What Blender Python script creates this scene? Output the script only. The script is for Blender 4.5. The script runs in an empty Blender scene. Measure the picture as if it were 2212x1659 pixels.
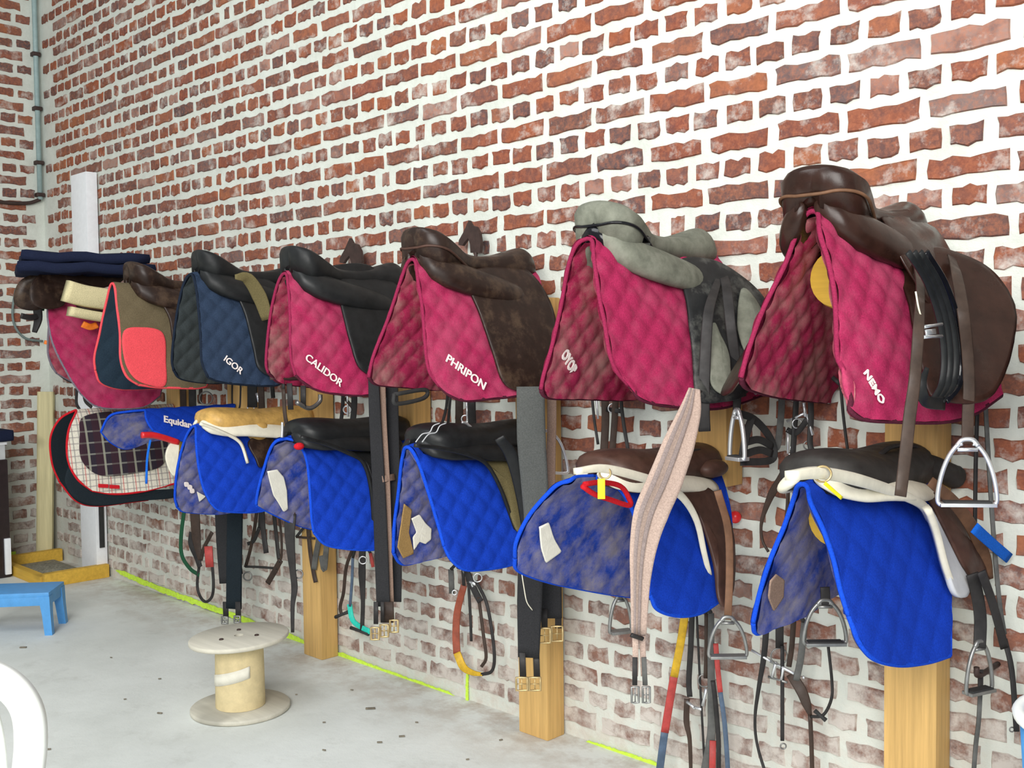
import bpy, bmesh, math, random
import numpy as np
from mathutils import Vector, Matrix
random.seed(7)
S = bpy.context.scene
COL = S.collection
# ------------------------------------------------------------------ camera
# room axes: the long brick wall is the plane y=0 (room on -y), the back wall x=-7.02, floor z=0
FPX, CX, CY = 2240.0, 1106.0, 829.5
_d = np.array([-1150 - CX, 764 - CY, FPX]); _d /= np.linalg.norm(_d)
_w = np.array([0.012, 1.0, 0.0]); _w[2] = -(_w[0]*_d[0] + _w[1]*_d[1])/_d[2]; _w /= np.linalg.norm(_w)
_X, _Z = -_d, -_w
_Y = np.cross(_Z, _X)
RC = np.stack([_X, _Y, _Z], 1)
CAM = np.array([0.0, -2.7109, 1.40])
def un(px, py, ax, val):
    """where the sight line through a photograph point meets the plane x, y or z = val"""
    r = RC.T @ np.array([px - CX, py - CY, FPX]); i = 'xyz'.index(ax)
    return CAM + (val - CAM[i])/r[i]*r
def W(px, py, y): return Vector(un(px, py, 'y', y))
def proj(p):
    c = RC @ (np.array(p, float) - CAM)
    return CX + FPX*c[0]/c[2], CY + FPX*c[1]/c[2], c[2]
cd = bpy.data.cameras.new('camera'); cam = bpy.data.objects.new('camera', cd); COL.objects.link(cam)
cd.sensor_width = 36.0; cd.lens = 36.0*FPX/2212.0; cd.clip_start = 0.05
Rt = RC.T
cam.matrix_world = Matrix(((Rt[0][0], -Rt[0][1], -Rt[0][2], CAM[0]), (Rt[1][0], -Rt[1][1], -Rt[1][2], CAM[1]),
                           (Rt[2][0], -Rt[2][1], -Rt[2][2], CAM[2]), (0, 0, 0, 1)))
S.camera = cam
# ------------------------------------------------------------------ light
wd = bpy.data.worlds.new('daylight'); S.world = wd; wd.use_nodes = True
wd.node_tree.nodes['Background'].inputs[0].default_value = (0.86, 0.95, 1.0, 1)
wd.node_tree.nodes['Background'].inputs[1].default_value = 0.29
def area(name, loc, target, sx, sy, power, col):
    l = bpy.data.lights.new(name, 'AREA'); l.shape = 'RECTANGLE'; l.size = sx; l.size_y = sy; l.energy = power; l.color = col
    o = bpy.data.objects.new(name, l); COL.objects.link(o); o.location = loc
    o.rotation_euler = (Vector(target) - Vector(loc)).to_track_quat('-Z', 'Y').to_euler(); o['kind'] = 'helper'
area('daylight_from_barn_door', (0.8, -4.9, 2.9), (-1.9, -0.3, 1.0), 3.4, 2.4, 292, (1, 0.985, 0.95))
area('added_overhead_floor_fill', (-2.6, -3.2, 4.5), (-2.6, -3.0, 0.0), 2.4, 1.6, 66, (0.95, 0.99, 1.0))  # unseen overhead lamp, added to brighten the floor; stands for no roof window
S.view_settings.view_transform = 'Standard'; S.view_settings.look = 'None'
S.view_settings.gamma = 1.0; S.view_settings.use_curve_mapping = False
S.view_settings.exposure = 0.46
# ------------------------------------------------------------------ materials
def lin(c):
    return tuple(((v/255.0)/12.92 if v/255.0 <= 0.04045 else ((v/255.0 + 0.055)/1.055)**2.4) for v in c)
class NT:
    def __init__(s, name):
        s.m = bpy.data.materials.new(name); s.m.use_nodes = True; s.t = s.m.node_tree
        s.b = s.t.nodes['Principled BSDF']
    def n(s, typ, **kw):
        o = s.t.nodes.new(typ)
        for k, v in kw.items():
            if k in o.inputs.keys() if isinstance(k, str) else False: o.inputs[k].default_value = v
            else: setattr(o, k, v)
        return o
    def l(s, a, b): s.t.links.new(a, b)
    def noise(s, scale, detail=3, rough=0.6, vec=None, dim=None):
        o = s.t.nodes.new('ShaderNodeTexNoise'); o.inputs['Scale'].default_value = scale
        o.inputs['Detail'].default_value = detail; o.inputs['Roughness'].default_value = rough
        if vec is not None: s.l(vec, o.inputs['Vector'])
        return o.outputs['Fac']
    def ramp(s, fac, stops):
        o = s.t.nodes.new('ShaderNodeValToRGB'); s.l(fac, o.inputs[0]); e = o.color_ramp.elements
        while len(e) > 1: e.remove(e[-1])
        e[0].position = stops[0][0]; e[0].color = (*stops[0][1], 1)
        for p, c in stops[1:]:
            k = e.new(p); k.color = (*c, 1)
        return o.outputs[0]
    def mix(s, f, a, b, mode='MIX'):
        o = s.t.nodes.new('ShaderNodeMix'); o.data_type = 'RGBA'; o.blend_type = mode
        for v, i in ((f, 0), (a, 6), (b, 7)):
            if isinstance(v, (int, float)): o.inputs[i].default_value = v
            elif isinstance(v, tuple): o.inputs[i].default_value = (*v, 1)
            else: s.l(v, o.inputs[i])
        return o.outputs[2]
    def math(s, op, a, b=0.0, clamp=False):
        o = s.t.nodes.new('ShaderNodeMath'); o.operation = op; o.use_clamp = clamp
        for v, i in ((a, 0), (b, 1)):
            if isinstance(v, (int, float)): o.inputs[i].default_value = v
            else: s.l(v, o.inputs[i])
        return o.outputs[0]
    def pos(s):
        return s.t.nodes.new('ShaderNodeNewGeometry').outputs['Position']
    def bump(s, h, strength=0.3, dist=0.004):
        o = s.t.nodes.new('ShaderNodeBump'); o.inputs['Strength'].default_value = strength; o.inputs['Distance'].default_value = dist
        s.l(h, o.inputs['Height']); s.l(o.outputs[0], s.b.inputs['Normal'])
    def fin(s, col, rough=0.6, metal=0.0, spec=0.5, sheen=0.0):
        if isinstance(col, tuple): s.b.inputs['Base Color'].default_value = (*col, 1)
        else: s.l(col, s.b.inputs['Base Color'])
        if isinstance(rough, (int, float)): s.b.inputs['Roughness'].default_value = rough
        else: s.l(rough, s.b.inputs['Roughness'])
        s.b.inputs['Metallic'].default_value = metal; s.b.inputs['Specular IOR Level'].default_value = spec
        s.b.inputs['Sheen Weight'].default_value = sheen
        return s.m
def simple(name, rgb, rough=0.6, metal=0.0, var=0.25, scale=30, bump=0.15, spec=0.5, sheen=0.0, rgb2=None):
    t = NT(name); p = t.pos(); c = lin(rgb)
    f = t.noise(scale, 4, 0.65, p)
    c2 = lin(rgb2) if rgb2 else tuple(v*(1 - var) for v in c); c1 = tuple(min(1, v*(1 + var)) for v in c)
    col = t.ramp(f, [(0.3, c2), (0.7, c1)])
    if bump: t.bump(t.noise(scale*6, 2, 0.5, p), bump, 0.002)
    return t.fin(col, rough, metal, spec, sheen)
def fabric(name, rgb, dirt=None, amount=0.0, var=0.22, lo=0.45, hi=0.62, scale=7):
    """woven quilted cloth; dirt = horse hair and dust that clings in patches"""
    t = NT(name); p = t.pos(); c = lin(rgb)
    col = t.ramp(t.noise(260, 2, 0.7, p), [(0.3, tuple(v*(1 - var) for v in c)), (0.7, tuple(min(1, v*(1 + var)) for v in c))])
    col = t.mix(t.math('MULTIPLY', t.noise(14, 3, 0.6, p), 0.35), col, tuple(v*0.6 for v in c))
    if dirt:
        m = t.ramp(t.noise(scale, 5, 0.7, p), [(lo, (0, 0, 0)), (hi, (1, 1, 1))])
        col = t.mix(t.math('MULTIPLY', m, amount), col, lin(dirt))
    t.bump(t.noise(420, 2, 0.5, p), 0.35, 0.002)
    return t.fin(col, 0.92, 0, 0.1, 0.0)
def leather(name, rgb, rough=0.38, scuff=None, amount=0.5):
    t = NT(name); p = t.pos(); c = lin(rgb)
    col = t.ramp(t.noise(22, 4, 0.65, p), [(0.3, tuple(v*0.7 for v in c)), (0.72, tuple(min(1, v*1.35) for v in c))])
    if scuff:
        m = t.ramp(t.noise(11, 5, 0.7, p), [(0.5, (0, 0, 0)), (0.66, (1, 1, 1))])
        col = t.mix(t.math('MULTIPLY', m, amount), col, lin(scuff))
    t.bump(t.noise(240, 3, 0.6, p), 0.12, 0.001)
    r = t.ramp(t.noise(16, 3, 0.6, p), [(0.3, (rough*0.8,)*3), (0.7, (min(1, rough*1.4),)*3)])
    return t.fin(col, r, 0, 0.26)
def wood(name, rgb, axis='z', dark=0.7, scale=1.0):
    t = NT(name); p = t.pos(); c = lin(rgb)
    mp = t.t.nodes.new('ShaderNodeMapping'); t.l(p, mp.inputs[0])
    s = [55, 55, 55]; s['xyz'.index(axis)] = 2.2
    mp.inputs['Scale'].default_value = [v*scale for v in s]
    g = t.noise(1.0, 5, 0.65, mp.outputs[0])
    col = t.ramp(g, [(0.25, tuple(v*dark for v in c)), (0.75, tuple(min(1, v*1.2) for v in c))])
    kn = t.ramp(t.noise(3.3, 1, 0.4, p), [(0.7, (0, 0, 0)), (0.78, (1, 1, 1))])
    col = t.mix(t.math('MULTIPLY', kn, 0.5), col, tuple(v*0.35 for v in c))
    t.bump(g, 0.2, 0.002)
    return t.fin(col, 0.6, 0, 0.35)
M = {}
def brick_mat(name, attr):
    t = NT(name); p = t.pos()
    if attr:
        a = t.t.nodes.new('ShaderNodeAttribute'); a.attribute_name = 'shade'; rnd = a.outputs['Fac']
    else:
        rnd = t.t.nodes.new('ShaderNodeObjectInfo').outputs['Random']
    tones = [(0, lin((142, 84, 64))), (0.16, lin((128, 72, 58))), (0.3, lin((102, 78, 73))), (0.42, lin((152, 84, 56))), (0.54, lin((84, 76, 79))), (0.64, lin((134, 88, 77))), (0.74, lin((160, 98, 66))), (0.83, lin((100, 87, 88))), (0.91, lin((174, 148, 138))), (1.0, lin((128, 66, 52)))]
    col = t.ramp(rnd, tones)
    sep = t.t.nodes.new('ShaderNodeSeparateXYZ'); t.l(p, sep.inputs[0])
    # colour drifts within one brick; fired-dark and sandy patches
    n1 = t.noise(13, 3, 0.6, p)
    col = t.mix(t.ramp(n1, [(0.46, (0, 0, 0)), (0.6, (1, 1, 1))]), col, t.mix(0.55, col, lin((96, 72, 72))))
    n2 = t.noise(70, 4, 0.7, p)
    col = t.mix(t.ramp(n2, [(0.4, (0, 0, 0)), (0.7, (0.5, 0.5, 0.5))]), col, lin((196, 120, 84)))
    col = t.mix(0.14, col, lin((104, 76, 70)))
    # mortar smeared over the faces: heavier near the foot of the wall
    foot = t.math('MULTIPLY', t.math('SUBTRACT', 0.95, sep.outputs['Z']), 0.2, True)
    sm = t.math('ADD', t.noise(9, 5, 0.72, p), foot)
    sm = t.math('ADD', sm, t.math('MULTIPLY', t.noise(2.1, 2, 0.5, p), 0.16))
    col = t.mix(t.math('MULTIPLY', t.math('SUBTRACT', 1.05, sep.outputs['Z']), 1.1, True), col, t.mix(0.62, col, lin((126, 110, 102))))
    m = t.ramp(sm, [(0.60, (0, 0, 0)), (0.80, (0.92, 0.92, 0.92))])
    col = t.mix(m, col, lin((204, 196, 188)))
    t.bump(t.noise(90, 5, 0.7, p), 0.5, 0.004)
    return t.fin(col, 0.9, 0, 0.2)
M['brick'] = brick_mat('brick_clay', False); M['brick_far'] = brick_mat('brick_clay_far', True)
def mortar_mat():
    t = NT('lime_mortar'); p = t.pos()
    col = t.ramp(t.noise(6, 5, 0.7, p), [(0.3, lin((200, 203, 194))), (0.7, lin((221, 225, 217)))])
    sep = t.t.nodes.new('ShaderNodeSeparateXYZ'); t.l(p, sep.inputs[0])
    low = t.math('MULTIPLY', t.math('SUBTRACT', 0.7, sep.outputs['Z'], True), 0.9, True)
    col = t.mix(t.math('MULTIPLY', low, t.ramp(t.noise(12, 4, 0.7, p), [(0.4, (0, 0, 0)), (0.6, (1, 1, 1))])), col, lin((196, 184, 172)))
    t.bump(t.noise(45, 5, 0.7, p), 0.6, 0.006)
    return t.fin(col, 0.92, 0, 0.2)
M['mortar'] = mortar_mat()
def concrete():
    t = NT('concrete_floor'); p = t.pos()
    col = t.ramp(t.noise(1.6, 6, 0.65, p), [(0.3, lin((206, 209, 204))), (0.7, lin((228, 231, 227)))])
    st = t.ramp(t.noise(4.5, 6, 0.75, p), [(0.55, (0, 0, 0)), (0.72, (1, 1, 1))])
    col = t.mix(t.math('MULTIPLY', st, 0.35), col, lin((172, 172, 164)))
    sep = t.t.nodes.new('ShaderNodeSeparateXYZ'); t.l(p, sep.inputs[0])
    # earth trodden in along the foot of the wall
    edge = t.math('MULTIPLY', t.math('ADD', sep.outputs['Y'], 0.45, True), 2.2, True)
    e2 = t.math('MULTIPLY', edge, t.ramp(t.noise(7, 5, 0.7, p), [(0.4, (0, 0, 0)), (0.62, (1, 1, 1))]))
    col = t.mix(t.math('MULTIPLY', e2, 0.65), col, lin((158, 136, 116)))
    t.bump(t.noise(30, 6, 0.7, p), 0.25, 0.006)
    return t.fin(col, 0.82, 0, 0.3)
M['concrete'] = concrete()
M['white_paint'] = simple('white_paint', (238, 240, 244), 0.5, var=0.04, bump=0.05)
M['post'] = wood('pine_post', (208, 168, 104), 'z'); M['log'] = wood('pine_log', (200, 160, 74), 'y', 0.75)
M['log_end'] = wood('pine_log_end', (196, 158, 60), 'x', 0.8)
M['burgundy'] = fabric('burgundy_quilt', (168, 44, 86), (190, 110, 130), 0.2)
M['burgundy_in'] = fabric('burgundy_lining', (160, 44, 80), (176, 150, 138), 0.6, lo=0.42, hi=0.7)
M['dark_trim'] = fabric('dark_binding', (84, 34, 50)); M['grey_trim'] = fabric('grey_binding', (120, 110, 122))
M['blue'] = fabric('blue_quilt', (22, 62, 178)); M['blue_in'] = fabric('blue_lining', (38, 66, 160), (150, 142, 140), 0.72, lo=0.36, hi=0.66, scale=10)
M['burgundy_edge'] = fabric('burgundy_edge', (142, 40, 74))
M['blue_trim'] = fabric('blue_binding', (24, 74, 200))
M['navy'] = fabric('navy_quilt', (48, 62, 84)); M['navy_in'] = fabric('navy_lining', (62, 68, 70)); M['navy_trim'] = fabric('navy_binding', (30, 38, 52))
M['brown_cloth'] = fabric('brown_canvas', (108, 96, 74)); M['coral'] = fabric('coral_trim', (240, 84, 92)); M['slate_in'] = fabric('slate_lining', (46, 62, 76))
M['thread'] = simple('white_thread', (238, 226, 222), 0.8, var=0.06)
M['brown_l'] = leather('brown_leather', (46, 28, 22), 0.28); M['dark_brown_l'] = leather('dark_brown_leather', (44, 31, 26), 0.36, (92, 74, 58), 0.5)
M['black_l'] = leather('black_leather', (30, 31, 32), 0.4); M['black_worn'] = leather('worn_black_leather', (34, 35, 36), 0.45, (104, 104, 98), 0.5)
M['grey_suede'] = leather('grey_suede', (112, 114, 102), 0.85, (126, 126, 116)); M['tan_l'] = leather('tan_leather', (196, 156, 88), 0.4)
M['patent'] = leather('patent_black', (20, 20, 24), 0.12); M['pony_brown'] = leather('pony_brown_leather', (72, 50, 42), 0.42)
M['pony_black'] = leather('pony_black_leather', (48, 46, 44), 0.5); M['strap_brown'] = leather('strap_brown', (60, 47, 40), 0.5)
M['strap_black'] = leather('strap_black', (44, 42, 42), 0.5); M['strap_grey'] = leather('strap_grey', (88, 88, 86), 0.6); M['strap_mid'] = leather('strap_mid_brown', (104, 74, 54), 0.5)
M['felt'] = simple('white_felt', (226, 220, 200), 0.9, var=0.08); M['felt_grey'] = simple('grey_felt', (188, 190, 192), 0.9, var=0.06)
M['olive'] = fabric('olive_web', (112, 102, 70)); M['steel'] = simple('steel', (226, 228, 230), 0.3, 0.75, var=0.06, bump=0)
M['dull_steel'] = simple('dull_steel', (138, 138, 136), 0.4, 0.7, var=0.2, bump=0); M['brass'] = simple('aged_brass', (196, 172, 124), 0.4, 0.7, var=0.2, bump=0)
M['rubber'] = simple('black_rubber', (44, 44, 44), 0.8); M['iron'] = simple('dark_iron', (66, 50, 46), 0.6, 0.3)
M['yellow'] = simple('yellow_plastic', (250, 238, 20), 0.5, var=0.04); M['red'] = simple('red_plastic', (214, 40, 44), 0.35, var=0.1)
M['red_cloth'] = fabric('red_braid', (200, 34, 44)); M['spray'] = simple('spray_paint', (200, 236, 72), 0.8, var=0.15, scale=60)
M['pink_web'] = fabric('pink_grey_web', (180, 158, 146)); M['stripe'] = fabric('grey_stripe', (142, 128, 124))
M['dark_web'] = fabric('dark_web', (50, 50, 52)); M['pale_web'] = fabric('pale_web', (146, 122, 108)); M['grey_web'] = fabric('grey_web', (86, 88, 86))
M['teal'] = simple('teal_rubber', (30, 190, 170), 0.6); M['ochre'] = simple('ochre_rubber', (196, 156, 30), 0.6); M['rust'] = simple('rust_rubber', (140, 66, 44), 0.6)
M['red_rubber'] = simple('red_rubber', (170, 60, 56), 0.6); M['steel_blue'] = simple('steel_blue_rubber', (70, 88, 110), 0.6)
M['white_plastic'] = simple('white_plastic', (240, 242, 238), 0.4, var=0.03, bump=0.03); M['blue_plastic'] = simple('blue_plastic', (84, 156, 218), 0.45, var=0.08)
M['plywood'] = wood('pale_plywood', (200, 195, 180), 'x', 0.86, 0.4); M['card'] = simple('cardboard_drum', (214, 196, 152), 0.8, var=0.1)
M['tan_cloth'] = fabric('tan_worn_cloth', (164, 132, 84))
M['cream_cloth'] = fabric('cream_cloth', (214, 202, 160)); M['navy_cloth'] = fabric('navy_blanket', (30, 36, 58)); M['black_cloth'] = fabric('black_blanket', (34, 42, 48))
M['plank'] = wood('old_plank', (206, 196, 152), 'z', 0.8); M['yellow_timber'] = wood('yellow_timber', (210, 168, 66), 'x', 0.8)
M['gravel'] = simple('gravel', (140, 136, 120), 0.95, var=0.4, scale=60, bump=0.8); M['pipe'] = simple('grey_conduit', (150, 172, 172), 0.5, var=0.1)
M['cable'] = simple('grey_cable', (110, 124, 122), 0.6); M['orange'] = simple('orange_strap', (236, 120, 30), 0.6); M['green'] = fabric('green_web', (40, 84, 60))
M['dark_box'] = simple('dark_enamel', (40, 28, 30), 0.35, var=0.3); M['paper'] = simple('white_label', (232, 228, 214), 0.8, var=0.06, bump=0.3)
M['blue_web'] = fabric('bright_blue_web', (30, 104, 208)); M['debris'] = simple('debris', (120, 112, 98), 0.95, var=0.4)
# ------------------------------------------------------------------ mesh helpers
class MB:
    def __init__(s): s.v = []; s.f = []
    def add(s, vs, fs):
        o = len(s.v); s.v += [tuple(p) for p in vs]; s.f += [tuple(i + o for i in q) for q in fs]; return s
    def grid(s, rows, close=False, cap=False):
        n = len(rows[0]); o = len(s.v)
        for r in rows: s.v += [tuple(p) for p in r]
        for i in range(len(rows) - 1):
            for j in range(n if close else n - 1):
                k = (j + 1) % n
                s.f.append((o + i*n + j, o + i*n + k, o + (i + 1)*n + k, o + (i + 1)*n + j))
        if cap:
            s.f.append(tuple(o + j for j in range(n))[::-1]); s.f.append(tuple(o + (len(rows) - 1)*n + j for j in range(n)))
        return s
    def box(s, c, d, rot=None, bevel=0.0):
        b = bmesh.new(); bmesh.ops.create_cube(b, size=1); bmesh.ops.scale(b, vec=d, verts=b.verts)
        if bevel: bmesh.ops.bevel(b, geom=list(b.edges), offset=bevel, segments=2, affect='EDGES', profile=0.7)
        if rot is not None: bmesh.ops.transform(b, matrix=rot.to_4x4(), verts=b.verts)
        bmesh.ops.translate(b, vec=c, verts=b.verts); b.verts.index_update()
        s.add([v.co[:] for v in b.verts], [[v.index for v in f.verts] for f in b.faces]); b.free(); return s
    def ball(s, c, d, seg=16, rings=10):
        rows = []
        for i in range(rings + 1):
            a = math.pi*i/rings
            rows.append([(c[0] + d[0]*math.sin(a)*math.cos(2*math.pi*j/seg), c[1] + d[1]*math.sin(a)*math.sin(2*math.pi*j/seg), c[2] + d[2]*math.cos(a)) for j in range(seg)])
        return s.grid(rows, True)
    def lathe(s, c, prof, seg=32, cap=True):
        return s.grid([[(c[0] + r*math.cos(2*math.pi*j/seg), c[1] + r*math.sin(2*math.pi*j/seg), c[2] + z) for j in range(seg)] for r, z in prof], True, cap)
    def tube(s, pts, r, n=8, closed=False, cap=True):
        pts = [Vector(p) for p in pts]; N = len(pts); rows = []; up = None
        for i, p in enumerate(pts):
            t = (pts[(i + 1) % N] - pts[i - 1]) if closed else (pts[min(i + 1, N - 1)] - pts[max(i - 1, 0)])
            t.normalize()
            if up is None: up = t.orthogonal()
            up = (up - t*up.dot(t)); up.normalize(); b = t.cross(up)
            rr = r[i] if isinstance(r, (list, tuple)) else r
            rows.append([p + up*rr*math.cos(2*math.pi*j/n) + b*rr*math.sin(2*math.pi*j/n) for j in range(n)])
        if closed: rows.append(rows[0])
        return s.grid(rows, True, cap and not closed)
    def strap(s, pts, w, th, nrm=(0.35, -1, 0.1)):
        """flat strap swept along pts; nrm = the way its flat face looks"""
        pts = [Vector(p) for p in pts]; N = len(pts); rows = []
        for i, p in enumerate(pts):
            t = (pts[min(i + 1, N - 1)] - pts[max(i - 1, 0)]).normalized()
            n = Vector(nrm[i] if isinstance(nrm, list) else nrm); n = (n - t*n.dot(t)).normalized(); b = t.cross(n)
            ww = (w[i] if isinstance(w, (list, tuple)) else w)/2; h = th/2
            rows.append([p + b*ww - n*h, p + b*ww + n*h*0.6, p + b*ww*0.8 + n*h, p - b*ww*0.8 + n*h, p - b*ww + n*h*0.6, p - b*ww - n*h])
        return s.grid(rows, True, True)
    def build(s, name, mat, parent=None, smooth=True, origin=None):
        me = bpy.data.meshes.new(name)
        o = bpy.data.objects.new(name, me); COL.objects.link(o)
        if parent is not None:
            base = Vector(parent['_base']); o.parent = parent; o['_base'] = list(base)
        else:
            if origin is None:
                a = np.array(s.v); origin = (float((a[:, 0].min() + a[:, 0].max())/2), float((a[:, 1].min() + a[:, 1].max())/2), float(a[:, 2].min()))
            base = Vector(origin); o.location = base; o['_base'] = list(base)
        me.from_pydata([(x - base.x, y - base.y, z - base.z) for x, y, z in s.v], [], s.f)
        me.materials.append(M[mat] if isinstance(mat, str) else mat)
        if smooth: me.shade_smooth()
        b = bmesh.new(); b.from_mesh(me); bmesh.ops.remove_doubles(b, verts=b.verts, dist=1e-6); bmesh.ops.recalc_face_normals(b, faces=b.faces); b.to_mesh(me); b.free()
        return o
def sharp(o, ang=40):
    try: o.data.set_sharp_from_angle(angle=math.radians(ang))
    except Exception: pass
    return o
def thing(name, label, cat, loc, group=None):
    o = bpy.data.objects.new(name, None); COL.objects.link(o); o.location = loc; o.empty_display_size = 0.05
    o['_base'] = list(loc); return tag(o, label, cat, group)
def tag(o, label, cat, group=None):
    o['label'] = label; o['category'] = cat
    if group: o['group'] = group
    return o
def struct(o): o['kind'] = 'structure'; return o
def spline(pts, k=6):
    P = [Vector(p) for p in pts]
    if len(P) < 3: return P
    Q = [P[0]*2 - P[1]] + P + [P[-1]*2 - P[-2]]; out = []
    for i in range(1, len(Q) - 2):
        a, b, c, d = Q[i - 1], Q[i], Q[i + 1], Q[i + 2]
        for j in range(k):
            t = j/k; out.append(0.5*((2*b) + (c - a)*t + (2*a - 5*b + 4*c - d)*t*t + (3*b - a - 3*c + d)*t**3))
    return out + [P[-1]]
def resample(P, n):
    P = np.array([list(p) for p in P]); L = np.r_[0, np.cumsum(np.linalg.norm(np.diff(P, axis=0), axis=1))]
    t = np.linspace(0, L[-1], n); return np.stack([np.interp(t, L, P[:, i]) for i in range(P.shape[1])], 1)
# ------------------------------------------------------------------ room shell
XB = -7.02
wall = struct(MB().box((-2.7, 0.15, 2.4), (9.4, 0.3, 4.8)).build('wall_right', 'mortar', smooth=False))
wallb = struct(MB().box((XB - 0.15, -3.0, 2.4), (0.3, 6.6, 4.8)).build('wall_back', 'mortar', smooth=False))
floor = struct(MB().box((-2.5, -4.0, -0.1), (12, 9.0, 0.2)).build('floor', 'concrete', smooth=False))
# racks: x of each post, and whether the post reaches the floor
RX = [-5.12, -4.49, -3.87, -3.21, -2.51, -1.775, -1.15, -0.46]
TALL = [False, False, True, False, True, False, True, False]
RACKL = ['short pine saddle rack nearest the back wall, behind the tartan blanket', 'short pine saddle rack behind the brown canvas pad with coral trim',
         'full-height pine saddle rack standing just beyond the cable drum', 'short pine saddle rack behind the pad lettered CALIDOR',
         'full-height pine saddle rack behind the black girth with brass buckles', 'short pine saddle rack with its lower end above a brown pony saddle',
         'full-height pine saddle rack behind the pad lettered NEMO', 'short pine saddle rack at the edge of the frame']
ZU, ZL = 1.535, 0.965
for i, x in enumerate(RX):
    z0 = 0.0 if TALL[i] else 0.96
    z1 = 1.55
    t = thing('saddle_rack', RACKL[i], 'saddle rack', (x, -0.05, z0), 'wooden saddle racks on the brick wall')
    sharp(MB().box((x, -0.057, (z0 + z1)/2), (0.14, 0.088, z1 - z0), bevel=0.006).build('post', 'post', t))
    for z, lr, ll in ((ZU, .07, .485), (ZL + 0.015, .066, .5) if i == 6 else (ZL, .054, .40)):
        lg = MB()
        def ring(r, y): return [(x + r*math.cos(2*math.pi*k/24), y, z + r*math.sin(2*math.pi*k/24)) for k in range(24)]
        lg.grid([ring(lr*.94, -0.101), ring(lr*.98, -0.3), ring(lr, -ll)], True)
        lo = lg.build('support_log', 'log', t)
        sharp(MB().grid([ring(lr, -ll), ring(lr*.94, -ll - .012), ring(lr*.7, -ll - .015), ring(lr*.3, -ll - .015)], True, True).build('cut_end', 'log_end', lo), 30)
# ------------------------------------------------------------------ saddle pads
class Pad: pass
def gprof(d, w, H=0.42): return w*math.sqrt(max(d, 0.0)/H)
def xoff(pd, side, y, z):
    """how far the pad's surface stands out sideways at this depth and height"""
    g = getattr(pd, 'grid', {}).get(side)
    if g is None: return gprof(pd.zr - z, pd.w)
    d2 = (g[:, 1] - y)**2 + (g[:, 2] - z)**2; k = np.argpartition(d2, 4)[:4]; wt = 1/(d2[k] + 1e-7)
    return float(abs((g[k, 0]*wt).sum()/wt.sum() - pd.X))
def onflap(pd, px, py, side, off=0.0, extra=0.0):
    z = un(px, py, 'x', pd.X)[2]; y = -0.4
    for _ in range(40):
        p = un(px, py, 'x', pd.X + side*(xoff(pd, side, y, z) + extra) + off); z = 0.5*z + 0.5*p[2]; y = 0.5*y + 0.5*p[1]
    return np.array([y, z])
def coons(R_, W_, A_, B_):
    nt, nu = len(R_), len(A_); t = np.linspace(0, 1, nt)[:, None, None]; u = np.linspace(0, 1, nu)[None, :, None]
    return (1-u)*R_[:, None] + u*W_[:, None] + (1-t)*A_[None] + t*B_[None] - ((1-u)*(1-t)*R_[0] + u*(1-t)*W_[0] + (1-u)*t*R_[-1] + u*t*W_[-1])
NU, NTT = 84, 60
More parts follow.
